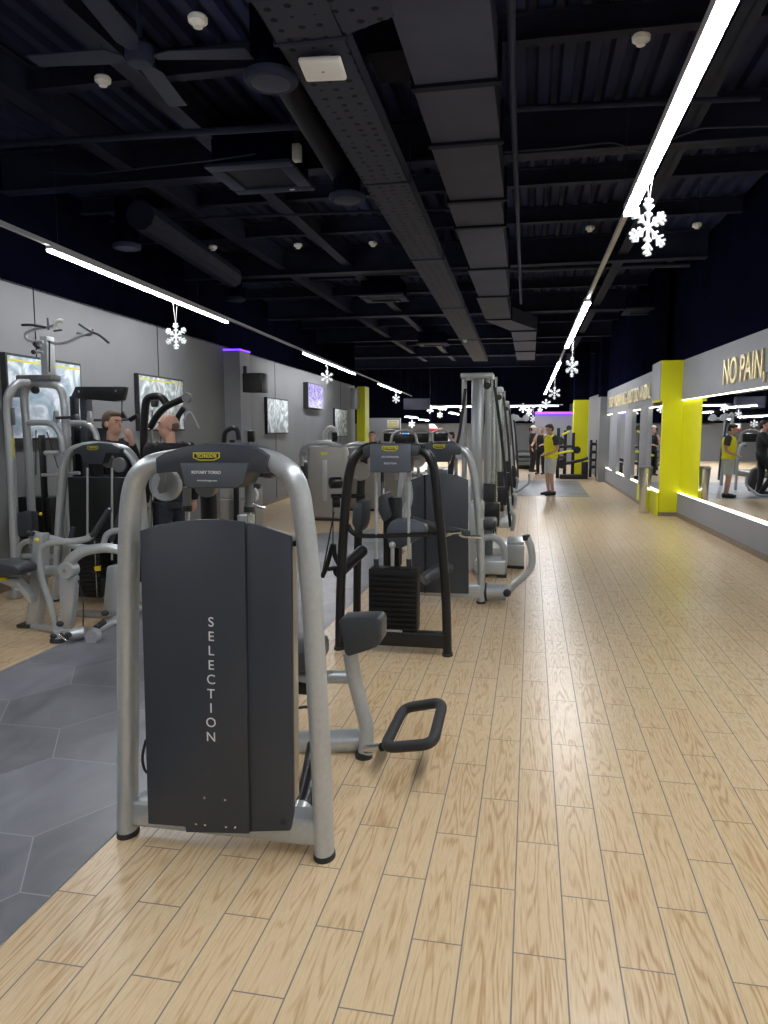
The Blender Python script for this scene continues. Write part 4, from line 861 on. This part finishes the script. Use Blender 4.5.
TB('cable', [(49.5, 341), (49.5, 372)], 6.1, 0.9, 'rubber', t); TB('cable', [(36, 430), (36, 475)], 6.1, 0.6, 'rubber', t); TB('cable', [(47, 432), (58, 468)], 6.1, 0.5, 'rubber', t)
BX('stack_guard', 38, 435, 44, 540, 6.35, 0.1, 'black', t, 0.005); BX('stack_guard', 17, 497, 52, 540, 6.4, 0.2, 'black', t, 0.01)
TB('press_handle', [(42, 475), (52, 475), (60, 474)], 6.0, 1.9, 'silver', t); TB('press_handle', [(70, 473.5), (80, 473)], 6.0, 2, 'silver', t); TB('press_grip', [(45, 453), (59, 453)], 6.0, 2.6, 'silver', t)
PR('back_pad', [(15, 514), (22, 511.5), (31, 512), (32, 536), (18, 537)], 5.9, 0.1, 'leather', t, 0.012); mb = MB(); mb.ball(A(40.5, 514, 6.1), R(2, 6)); build('yellow_button', mb, 'pin', t)
TB('base_tube', [(20, 556, 6.0), (60, 556, 6.0)], 6.0, 3, 'silver', t)
# ---------------------------------------------------------------- black lat tower and black pulley machine near the men
t = thing('pulldown_machine', 'black pull-down tower with wide angled top board behind the two men', 'weight machine', (A(95, 570, 6.72).x, 6.72, 0))
PR('top_board', [(75, 386.5), (124, 386.5), (121, 400), (113, 401.5), (70, 398)], 6.66, 0.1, 'black', t, 0.01)
for x0_, x1_, m_ in ((69, 77, 'black'), (79, 90, 'charcoal')): BX('post', x0_, 396, x1_, 500, 6.72, 0.12, m_, t, 0.01, z0=0.02)
for x, y in ((79, 391.5), (116, 391)): mb = MB(); mb.lathe(A(x, y, 6.64), [(0, -.004), (.012, -.004), (.012, .02)], (0, 1, 0), 12); build('bolt', mb, 'chrome', t)
TB('cable', [(122, 398), (122, 412)], 6.80, .6, 'rubber', t); PR('cable_stop', [(122, 411), (126, 418), (118, 418)], 6.80, .03, 'rubber', t); TB('bar', [(91, 420), (112, 420), (134, 419)], 6.80, 1.6, 'silver_dark', t); TB('bar_end', [(130, 420), (135, 417), (138, 416)], 6.80, 2.6, 'black', t)
BX('base', 74, 600, 122, 606, 6.45, 0.4, 'black', t, .01, z0=0, z1=.08)
BX('back_plate', 75, 428, 118, 520, 6.86, 0.04, 'charcoal', t, .01)
Y = 7.5
t = thing('row_machine', 'black arched pulley machine beside the bald man and the second poster', 'weight machine', (A(150, 560, Y).x, Y, 0))
TB('frame', [(144, 570), (144, 500), (144, 440), (145, 412), (147, 400), (153, 396.5), (161, 397), (166, 403)], Y, 4, 'black', t, 5); 
TB('arm', [(150, 428, 7.4), (157, 416), (166, 407), (178, 401), (185, 398)], 7.4, 3.6, 'black', t); TB('arm', [(184, 408), (178, 417), (176, 430)], 7.4, 3, 'black', t)
DISC('pulley', 186, 397.5, 7.32, 5.2, 0.05, 'silver_dark', t); TB('handle', [(183, 421), (190, 412), (199, 428)], 7.9, 1, 'silver', t); PR('hook', [(150, 400), (157, 400), (156, 407), (151, 407)], 7.4, .06, 'rubber', t, .01)
TB('guide_rod', [(152, 410), (152, 560)], 7.5, 1.2, 'chrome', t); BX('base', 135, 587, 175, 592, 7.3, 0.8, 'black', t, .01, z0=0, z1=.08)
# ---------------------------------------------------------------- pale cabinet machines
def cabinet(x0_, x1_, yt, Y, label):
    t = thing('cabinet_machine', label, 'weight machine', (A((x0_ + x1_) / 2, 500, Y).x, Y, 0), 'pale cabinet weight machines'); yb = 429 + 1.5 * F / Y; w_ = x1_ - x0_
    mb = MB(); a = A(x0_, yt, Y); c = A(x1_, yt, Y); mb.bb((a.x, Y, 0.04), (c.x, Y + 0.3, a.z), 0.045, 3); build('cabinet', mb, 'cabinet', t)
    mb = MB(); mb.bb((a.x + .03, Y + .03, 0), (c.x - .03, Y + .27, .04)); build('plinth', mb, 'rubber', t)
    PR('slot', [(x0_ + w_ * .42, yt + 14), (x0_ + w_ * .54, yt + 14), (x0_ + w_ * .54, yb - 20), (x0_ + w_ * .42, yb - 20)], Y - .004, .01, 'silver', t, .002)
    PR('badge', [(x0_ + w_ * .36, yt + 6), (x0_ + w_ * .56, yt + 6), (x0_ + w_ * .54, yt + 9), (x0_ + w_ * .38, yt + 9)], Y - .004, .006, 'logo', t)
    TB('arm_loop', [(x0_ - 5, yt + 20), (x0_ - 5, yt + 6), (x0_ + 3, yt - 1), (x0_ + w_ * .5, yt - 3), (x0_ + w_, yt + 2), (x1_ + 3, yt + 10)], Y + .35, 2.2, 'silver', t)
    TB('arm_loop', [(x0_ - 8, yt + 16), (x0_ - 4, yt + 2), (x0_ + 6, yt - 3), (x0_ + w_ * .6, yt - 4)], Y + .5, 1.8, 'white', t)
    DISC('pulley', x0_ - 3, yt + 8, Y + .2, 3, .05, 'cabinet', t); PR('seat', [(x0_ - 8, yt + 14), (x0_ - 1, yt + 18), (x0_ - 1, yt + 34), (x0_ - 6, yt + 30)], Y + .4, .3, 'leather', t, .03)
    BX('seat_post', x0_ - 6, yt + 30, x0_ - 2, yb - 2, Y + .45, .1, 'silver_dark', t, .01, z0=0.0)
cabinet(307, 344, 446, 12.0, 'nearest pale cabinet machine with yellow badge, left of the black-framed machine')
cabinet(347, 378, 447, 13.6, 'pale cabinet machine half hidden behind the black-framed machine')
cabinet(384, 410, 449, 15.5, 'farthest pale cabinet machine, seen between the consoles')
t = thing('cardio_machine', 'white curved machine head with black disc below the farthest poster', 'exercise machine', (A(329, 500, 14.5).x, 14.5, 0))
TB('hood', [(326, 446), (325, 436), (327, 430), (331, 428), (335, 430)], 14.5, 2.6, 'white', t); DISC('flywheel', 332, 437, 14.4, 5, .1, 'black', t, (1, .4, 0)); BX('column', 325, 440, 331, 500, 14.5, .3, 'white', t, .02, z0=0)
tr0 = None
for x_, Y_, lab in ((395, 19.0, 'nearest grey treadmill with rounded console hoop, seen above the black-framed console'), (414, 22.0, 'treadmill with hoop console in the middle of the far row'), (436, 25.0, 'treadmill farthest back in the row, below the far blue televisions'), (383, 24.0, 'treadmill at the far left end of the row, near the white notice')):
    if tr0 is None:
        c = A(x_, 450, Y_); c.z = 0; tr0 = t = thing('treadmill', lab, 'treadmill', c, 'treadmills far down the room')
        mb = MB(); mb.bb((c.x - .4, Y_, 0), (c.x + .4, Y_ + 1.9, .18), .05); build('deck', mb, 'silver_dark', t)
        mb = MB(); mb.bb((c.x - .25, Y_ - .01, .175), (c.x + .25, Y_ + 1.7, .19), .004); build('belt', mb, 'rubber', t)
        for sg in (-1, 1): mb = MB(); mb.tube([(c.x + sg * .38, Y_ + 1.7, .15), (c.x + sg * .38, Y_ + 1.5, .8), (c.x + sg * .37, Y_ + 1.35, 1.2)], .05); build('upright', mb, 'cabinet', t)
        mb = MB(); mb.tube([(c.x - .37, Y_ + 1.35, 1.15), (c.x - .3, Y_ + 1.4, 1.42), (c.x, Y_ + 1.4, 1.52), (c.x + .3, Y_ + 1.4, 1.42), (c.x + .37, Y_ + 1.35, 1.15)], .04); build('hoop', mb, 'cabinet', t)
        mb = MB(); mb.bb((c.x - .26, Y_ + 1.38, 1.12), (c.x + .26, Y_ + 1.45, 1.42), .03); build('console', mb, 'black', t)
        mb = MB(); mb.tube([(c.x - .38, Y_ + 1.3, 1.1), (c.x - .38, Y_ + .8, 1.0)], .03); mb.tube([(c.x + .38, Y_ + 1.3, 1.1), (c.x + .38, Y_ + .8, 1.0)], .03); build('handrail', mb, 'rubber', t)
    else: c = A(x_, 450, Y_); c.z = 0; dup(tr0, c, lab)
# ---------------------------------------------------------------- small black station behind the nearest machine
Y = 9.3
t = thing('pulley_station', 'slim black post station with silver handle before the projecting grey column', 'exercise machine', (A(236, 540, Y).x, Y, 0))
TB('post', [(236, 545), (236.5, 500), (235, 470), (232, 440)], Y, 3, 'black', t); TB('head', [(224, 443), (225, 433), (231, 428.5), (237, 430), (239, 440)], Y, 2.6, 'black', t)
BX('base', 205, 545, 272, 550, Y - .3, .8, 'black', t, .01, z0=0, z1=.05); TB('handle', [(245, 499), (258, 506), (266, 508)], Y - .1, 1.3, 'chrome', t); TB('cross_handle', [(220, 499), (250, 499)], Y, .9, 'chrome', t)
PR('hand_grip', [(252, 484), (259, 484), (259, 489), (252, 489)], Y, .08, 'rubber', t, .01); TB('stirrup', [(255, 488), (258, 494), (257, 500)], Y, 1.2, 'white', t)
BX('equipment_cover', 219, 474, 229, 520, Y + .5, .3, 'cabinet', t, .02, z0=.05); BX('equipment_cover', 240, 488, 256, 520, Y + .6, .3, 'cabinet', t, .02, z0=.05)
# ---------------------------------------------------------------- wall things on the left
def wallframe(name, x0_, y0_, x1_, yb, m, label, cat, border='rubber', dep=0.06, group=None, strip=None):
    p = LINE(x0_, y0_, LW0 + dep, LWS); q = LINE(x1_, y0_, LW0 + dep, LWS); zb = LINE(x0_, yb, LW0 + dep, LWS).z; zt = p.z
    d = (Vector((q.x, q.y, 0)) - Vector((p.x, p.y, 0))).normalized(); n = Vector((-d.y, d.x, 0)); 
    t = thing(name, label, cat, ((p.x + q.x) / 2, (p.y + q.y) / 2, zb), group)
    def pan(nm, i, z0_, z1_, off, th, mt):
        a = Vector((p.x, p.y, 0)) + d * i; b_ = Vector((q.x, q.y, 0)) - d * i; mb = MB()
        mb.prism([a + Vector((0, 0, z0_)) - n * off, b_ + Vector((0, 0, z0_)) - n * off, b_ + Vector((0, 0, z1_)) - n * off, a + Vector((0, 0, z1_)) - n * off], n * th); return build(nm, mb, mt, t)
    pan('frame', 0, zb, zt, 0, dep, border); pan('picture', 0.025, zb + .025, zt - .025, 0.003, 0.004, m)
    if strip: pan('printed_band', 0.025, zt - .075, zt - .055, .004, .002, strip); 
    return t
wallframe('poster', 5, 352, 80, 441, 'print_blue', 'largest poster with yellow band behind the silver multi-gym', 'poster', strip='logo')
wallframe('poster', 138, 373, 183, 431, 'print_grey', 'poster of gym equipment with yellow edge beside the black pulley machine', 'poster', strip='logo')
wallframe('poster', 267, 397, 288, 434, 'print_grey', 'small grey poster between the black speaker and the violet television', 'poster')
wallframe('poster', 335, 408, 347, 437, 'print_grey', 'farthest small poster beside the left yellow pillar', 'poster')
tv = wallframe('television', 308, 382, 323, 408, 'screen_violet', 'wall television with a violet picture high on the left wall', 'television', dep=0.12)
t = thing('speaker', 'black box loudspeaker mounted high on the projecting grey column', 'speaker', A(252, 393, YL - .25))
BX('cabinet', 242, 373, 262, 392, YL - .30, .29, 'black', t, .015); BX('grille', 243.5, 374.5, 260.5, 390.5, YL - .308, .01, 'rubber', t, .003); BX('bracket', 243, 366, 246, 374, YL - .06, .05, 'rubber', t, .004)
t = thing('dispenser', 'small grey and black wall dispenser low on the projecting column', 'dispenser', A(250, 445, YL - .1))
BX('housing', 244, 430, 250, 445, YL - .1, .095, 'silver', t, .01); BX('front', 247, 431, 254, 442, YL - .16, .09, 'black', t, .01)
t = thing('wall_box', 'pale grey service box on the wall before the left yellow pillar', 'box', A(355, 410, 22.7)); BX('case', 350, 388, 357, 409, 22.6, .35, 'cabinet', t, .02); BX('door', 350.6, 389, 356.4, 408, 22.58, .02, 'silver', t, .005)
t = thing('poster', 'white notice with yellow writing on the far left partition', 'poster', A(393, 428, 26.9)); BX('sheet', 387, 420, 399, 428, 26.95, .04, 'white', t, .005); 
for i in range(3): BX('printed_line', 388.5, 421 + i * 2.3, 397.5, 422.3 + i * 2.3, 26.945, .01, 'logo', t, .001)
for x0_, x1_, lab in ((402, 409, 'leftmost of the three blue televisions on the far wall'), (435, 441, 'middle blue television on the far wall beyond the consoles'), (446, 450, 'rightmost blue television, beside the dark-haired head')):
    t = thing('television', lab, 'television', A((x0_ + x1_) / 2, 442, 37.8), 'blue televisions on the far wall'); BX('bezel', x0_ - .6, 432.4, x1_ + .6, 441.6, 37.85, .12, 'black', t, .005); BX('screen', x0_, 433, x1_, 441, 37.84, .02, 'screen_blue', t, .002)
t = thing('hanging_sign', 'small red and white hanging sign far down the gym', 'sign', A(435, 431, 30)); PR('panel', [(429, 428.5), (439, 428.5), (439, 431), (431, 431)], 30, .04, 'red', t, .004); PR('panel', [(429, 424), (434, 424), (438, 428.4), (429, 428.4)], 30, .04, 'white', t, .004, label='white upper half'); TB('hanging_wire', [(430, 424, 30), (430, 351, 30)], 30, .25, 'beam', t)
# ---------------------------------------------------------------- bin
c = G(645, 512); c.x = min(c.x, 2.08); c = Vector((2.10, 14.3, 0)); t = thing('litter_bin', 'brushed steel litter bin with flared top against the yellow pillar', 'bin', c)
mb = MB(); mb.lathe(c, [(0.085, 0.0), (0.095, 0.02), (0.10, 0.55), (0.12, 0.82), (0.12, 0.84)]); build('body', mb, 'chrome', t); mb = MB(); mb.lathe(c, [(0.128, 0.84), (0.132, 0.86), (0.10, 0.885), (0.06, 0.885)]); build('lid', mb, 'silver_dark', t)
# ---------------------------------------------------------------- far right black and yellow machine
Y = 24.0
t = thing('plate_machine', 'black plate-loaded machine with yellow bars in front of the far yellow pillar', 'weight machine', (A(570, 477, Y).x, Y, 0))
for x in (557, 564, 572): BX('upright', x, 428 + (x - 557) * .3, x + 2.2, 470, Y, .1, 'black', t, .01, z0=0)
TB('yellow_bar', [(552, 455), (565, 452), (574, 451)], Y - .1, 1.1, 'yellow', t); TB('yellow_bar', [(562, 435), (570, 431)], Y - .1, 1, 'yellow', t)
DISC('plate', 577, 450, Y - .2, 3.6, .08, 'black', t); DISC('plate', 560, 441, Y - .1, 4, .08, 'rubber', t); DISC('plate', 569, 428, Y - .1, 2.6, .08, 'rubber', t); DISC('plate', 562, 464, Y - .1, 4.5, .08, 'rubber', t)
TB('lower_arm', [(566, 463), (578, 461), (588, 458)], Y - .1, 1.5, 'black', t); BX('footplate', 560, 468, 588, 472, Y - .3, .5, 'black', t, .02, z0=0, z1=.14); BX('weight_box', 582, 462, 588, 474, Y - .2, .4, 'black', t, .02, z0=0.02); TB('cross_bar', [(556, 447), (575, 446)], Y, 1.3, 'black', t); BX('seat', 556, 456, 566, 459, Y - .3, .5, 'rubber', t, .03)
t = thing('weight_rack', 'dark rack of weights against the far right wall beyond the yellow pillar', 'weight rack', (A(593, 470, 24.8).x, 24.8, 0))
for x in (590, 596): BX('upright', x, 440, x + 1.5, 474, 24.8, .1, 'black', t, .01, z0=0)
for y in (444, 452, 460, 467): TB('bar', [(590, y), (597, y)], 24.75, 1.5, 'rubber', t)
t = thing('step_platform', 'stack of low grey exercise steps at the far end of the aisle', 'steps', (A(526, 466, 29).x, 29, 0))
for i in range(3): BX('step', 518, 466 - (i + 1) * 4, 533, 466 - i * 4 - .8, 28.9 + i * .25, .5, 'silver_dark', t, .01)
BX('frame', 518.5, 456, 532.5, 468, 29.3, .3, 'black', t, .01, z0=0); TB('rail', [(517.5, 468), (517.5, 452), (533, 452)], 28.8, .5, 'black', t)
# ================================================================== PEOPLE
def human(label, loc, ang, top, bottom, sleeve, hair, head_yaw=0.0, head_pitch=0.0, pose='front', sc=1.0, long_sleeve=True, shorts=False, shoe='rubber', bald=False, vox=0.009, skin='skin', cap=None, female=False, knees=(0.0, 0.0), group=None, loose=0.0):
    loc = Vector(loc); t = thing('person', label, 'person', loc, group)
    Rm = Matrix.Rotation(ang, 3, 'Z')
    def W(v): return loc + Rm @ (Vector(v) * sc)
    def tube(mb, pts, rs, rb=None, ref=(1, 0, 0)):
        # rs: half depth (fore-aft); rb: half width (side to side, along ref)
        mb.tube([W(p) for p in pts], [r * sc for r in rs], [r * sc for r in (rb or rs)], n=18, smooth=5, ref=Rm @ Vector(ref))
    hy = Matrix.Rotation(head_yaw, 3, 'Z') @ Matrix.Rotation(head_pitch, 3, 'X'); HP = Vector((0, 0.015, 1.52))
    def Hd(v): return tuple(HP + hy @ Vector(v))
    sh = 0.185 if not female else 0.155
    arms = {}
    for s in (-1, 1):
        S_ = (s * sh, 0, 1.42)
        if pose == 'phone': arms[s] = [S_, (s * .235, -.03, 1.14), (s * .07, .17, 1.02)]
        elif pose == 'chin' and s == -1: arms[s] = [S_, (s * .25, .10, 1.17), (s * .085, .165, 1.465)]
        elif pose == 'chin': arms[s] = [S_, (s * .22, .05, 1.12), (-.12, .20, 1.14)]
        elif pose == 'work': arms[s] = [S_, (s * .26, .12, 1.18), (s * .18, .38, 1.12)]
        else: arms[s] = [S_, (s * .24, -.02, 1.14), (s * .25, .06, .90)]
    K = {-1: knees[0], 1: knees[1]}
    legs = {s: [(s * .09, 0, .92), (s * .105, .03 + K[s], .50), (s * .11, -.02 + K[s] * .3, .09)] for s in (-1, 1)}
    def torso(mb, g, z0=.86, z1=1.47):
        P = [(0, 0, .84), (0, 0, .92), (0, 0, 1.05), (0, 0.0, 1.2), (0, 0, 1.33), (0, 0, 1.42), (0, 0, 1.455)]
        D = [.10, .115, .10, .115, .12, .09, .06]; Wd = [.13, .165, .145, .165, .185, .16 if not female else .13, .08]
        q = [i for i, p in enumerate(P) if z0 <= p[2] <= z1]; tube(mb, [P[i] for i in q], [D[i] + g for i in q], [Wd[i] + g for i in q])
    mb = MB(); torso(mb, 0)
    tube(mb, [(0, 0, 1.40), (0, .005, 1.48), Hd((0, 0, .05))], [.062, .056, .055])
    for s in (-1, 1):
        a = arms[s]; tube(mb, [(s * sh * .55, 0, 1.40), a[0], a[1], a[2]], [.055, .055, .04, .026])
        l = legs[s]; tube(mb, l, [.088, .055, .038]); f = l[2]; tube(mb, [(f[0], f[1] - .04, .06), (f[0], f[1] + .06, .05), (f[0] * 1.05, f[1] + .18, .03)], [.035, .035, .022])
        # hand: palm, four fingers, thumb
        w_ = Vector(a[2]); d = (w_ - Vector(a[1])).normalized()
        fw = {'chin': Vector((0.0, -.4, .0)) if s == -1 else Vector((.3, .3, 0)), 'phone': Vector((0, 0, .6)), 'work': Vector((0, .2, -.4))}.get(pose, Vector((0, .4, 0)))
        side = d.cross(fw).normalized() if fw.length > 0 and d.cross(fw).length > .1 else Vector((1, 0, 0)); cu = side.cross(d).normalized() * (1 if fw.dot(side.cross(d)) > 0 else -1)
        mb.tube([W(w_ - d * .01), W(w_ + d * .05), W(w_ + d * .09)], [.016 * sc, .019 * sc, .014 * sc], [.026 * sc, .040 * sc, .038 * sc], ref=Rm @ side, n=14, smooth=3)
        for k, (o_, ln) in enumerate(((-.030, .062), (-.010, .072), (.010, .068), (.029, .052))):
            b0 = w_ + d * .085 + side * o_; b1 = b0 + d * ln * .5 + cu * ln * .15; b2 = b1 + d * ln * .2 + cu * ln * .45
            mb.tube([W(b0), W(b1), W(b2)], [.0095 * sc, .009 * sc, .0075 * sc], n=8, smooth=3)
        b0 = w_ + d * .025 + side * -.03 * s; b1 = b0 + d * .03 - side * .025 * s + cu * .015; mb.tube([W(b0), W(b1), W(b1 + d * .03 + cu * .012)], [.012 * sc, .011 * sc, .009 * sc], n=8, smooth=3)
    rot = Rm @ hy
    mb.ball(W(Hd((0, 0.0, .145))), (.077 * sc, .096 * sc, .098 * sc), rot, 24); mb.ball(W(Hd((0, .028, .075))), (.060 * sc, .068 * sc, .070 * sc), rot, 20)
    mb.ball(W(Hd((0, .052, .035))), (.028 * sc, .030 * sc, .022 * sc), rot)                          # chin
    mb.tube([W(Hd((0, .088, .145))), W(Hd((0, .104, .112))), W(Hd((0, .112, .093)))], [.009 * sc, .012 * sc, .015 * sc], n=10, smooth=3)   # nose
    mb.ball(W(Hd((0, .088, .163))), (.050 * sc, .014 * sc, .010 * sc), rot); mb.ball(W(Hd((0, .090, .060))), (.024 * sc, .010 * sc, .010 * sc), rot)
    for s in (-1, 1): mb.ball(W(Hd((s * .078, -.004, .118))), (.010 * sc, .020 * sc, .032 * sc), rot)
    build('body', mb, skin, t, vox=vox * .62)
    mb = MB()
    for s in (-1, 1): mb.ball(W(Hd((s * .031, .088, .137))), (.012 * sc, .006 * sc, .006 * sc), rot, 10)
    build('eyes', mb, 'hair_dark', t)
    mb = MB()
    for s in (-1, 1): mb.tube([W(Hd((s * .014, .1, .156))), W(Hd((s * .032, .1, .161))), W(Hd((s * .052, .085, .155)))], .004 * sc, n=8, smooth=3)
    build('eyebrows', mb, 'hair', t)
    mb = MB(); mb.ball(W(Hd((0, -.014, .160))), (.083 * sc, .094 * sc, .092 * sc), rot, 24); mb.ball(W(Hd((0, -.035, .115))), (.080 * sc, .076 * sc, .075 * sc), rot, 20)
    if bald: mb = MB(); mb.ball(W(Hd((0, -.026, .125))), (.0775 * sc, .078 * sc, .062 * sc), rot, 24)
    elif not female: mb.ball(W(Hd((0, .035, .212))), (.062 * sc, .058 * sc, .034 * sc), rot, 16)
    if female: mb.tube([W(Hd((0, -.09, .17))), W(Hd((0, -.15, .13))), W(Hd((0, -.15, .02)))], [.03 * sc, .03 * sc, .012 * sc], n=10)
    build('hair', mb, hair, t, vox=.006)
    if cap: mb = MB(); mb.ball(W(Hd((0, -.004, .19))), (.09 * sc, .104 * sc, .075 * sc), rot, 20); mb.tube([W(Hd((0, .07, .185))), W(Hd((0, .15, .175)))], [.008 * sc, .006 * sc], [.06 * sc, .045 * sc], ref=rot @ Vector((1, 0, 0)), n=14, smooth=0); build('cap', mb, cap, t)
    mb = MB(); torso(mb, .018 + loose, .86)
    for s in (-1, 1): tube(mb, [(s * sh * .25, 0, 1.405), (s * sh * .98, 0, 1.405)], [.085, .080])
    tube(mb, [(0, 0, 1.40), (0, .004, 1.48)], [.09, .068]); build('shirt', mb, top, t, vox=vox)
    for s in (-1, 1):
        a = arms[s]; mid = tuple(Vector(a[0]) * .35 + Vector(a[1]) * .65); mb = MB()
        if long_sleeve: tube(mb, [(s * sh * .7, 0, 1.405), a[0], a[1], tuple(Vector(a[1]) * .08 + Vector(a[2]) * .92)], [.078, .078, .056, .040])
        else: tube(mb, [(s * sh * .8, 0, 1.40), a[0], mid], [.084, .084, .072])
        build('sleeve', mb, sleeve, t, vox=vox)
    mb = MB(); torso(mb, .012, .84, 1.0)
    for s in (-1, 1):
        l = legs[s]
        if shorts: kx = tuple(Vector(l[0]) * .1 + Vector(l[1]) * .9); tube(mb, [l[0], kx], [.112, .092])
        else: tube(mb, [l[0], l[1], (l[2][0], l[2][1], .07)], [.106, .076, .058])
    build('shorts' if shorts else 'trousers', mb, bottom, t, vox=vox)
    for s in (-1, 1):
        f = legs[s][2]; mb = MB(); tube(mb, [(f[0], f[1] - .07, .045), (f[0], f[1], .055), (f[0] * 1.02, f[1] + .10, .045), (f[0] * 1.08, f[1] + .215, .032)], [.040, .048, .042, .026], [.035, .042, .046, .034]); mb.tube([W((f[0], f[1] - .02, .05)), W((f[0], f[1] - .02, .11))], [.05 * sc, .046 * sc], n=14, smooth=0)
        build('shoe', mb, shoe, t, vox=.009)
    return t
def fwd(x, y): return math.atan2(-x, y)
pm = A(112, 440, 6.45); human('man in black jacket with brown hair holding his hand to his mouth', (pm.x, 6.45, 0), fwd(.97, -.25), 'jacket', 'jeans', 'jacket', 'hair', pose='chin', sc=.98, vox=.009)
pm = A(170, 440, 6.4); human('balding man in a dark shirt turned towards the man beside him', (pm.x, 6.4, 0), fwd(-.75, .65), 'jacket', 'jeans', 'jacket', 'hair_short', head_yaw=1.25, pose='front', sc=.965, bald=True, vox=.009)
pm = G(550, 495); human('young man in bright yellow jersey and pale shorts standing in the far aisle', (pm.x, 17.8, 0), fwd(-.9, -.45), 'shirt_y', 'shorts', 'sleeve', 'hair_dark', head_pitch=-.35, pose='phone', sc=.955, long_sleeve=False, shorts=True, vox=.012, loose=.03)
pm = A(532.5, 450, 27.5); human('woman in black with a white cap far down the aisle', (pm.x, 27.5, 0), fwd(.9, -.3), 'jacket', 'jacket', 'jacket', 'hair_dark', pose='front', sc=.95, long_sleeve=True, cap='white', female=True, vox=.014)
pm = A(541, 450, 26); human('woman in dark leggings bending her arms just left of the yellow jersey', (pm.x, 26, 0), fwd(-.4, -.9), 'jacket', 'jacket', 'skin', 'hair', pose='work', sc=.92, long_sleeve=False, female=True, vox=.014)
human('man in black leaning at the cable towers, mostly hidden behind them', (-.62, 18.8, 0), fwd(-.9, -.3), 'jacket', 'jacket', 'jacket', 'hair_dark', pose='work', sc=1.0, vox=.014, knees=(.2, 0))
pm = A(372, 440, 14.9); human('fair-haired person whose head shows above the black-framed machine', (pm.x, 14.9, 0), fwd(.2, -1), 'sleeve', 'jeans', 'sleeve', 'hair', pose='front', sc=.86, vox=.014)
pm = A(452, 440, 19); human('dark-haired person facing left beyond the farther black console', (pm.x, 19, 0), fwd(-1, -.2), 'jacket', 'jeans', 'jacket', 'hair_dark', pose='front', sc=.84, vox=.014)
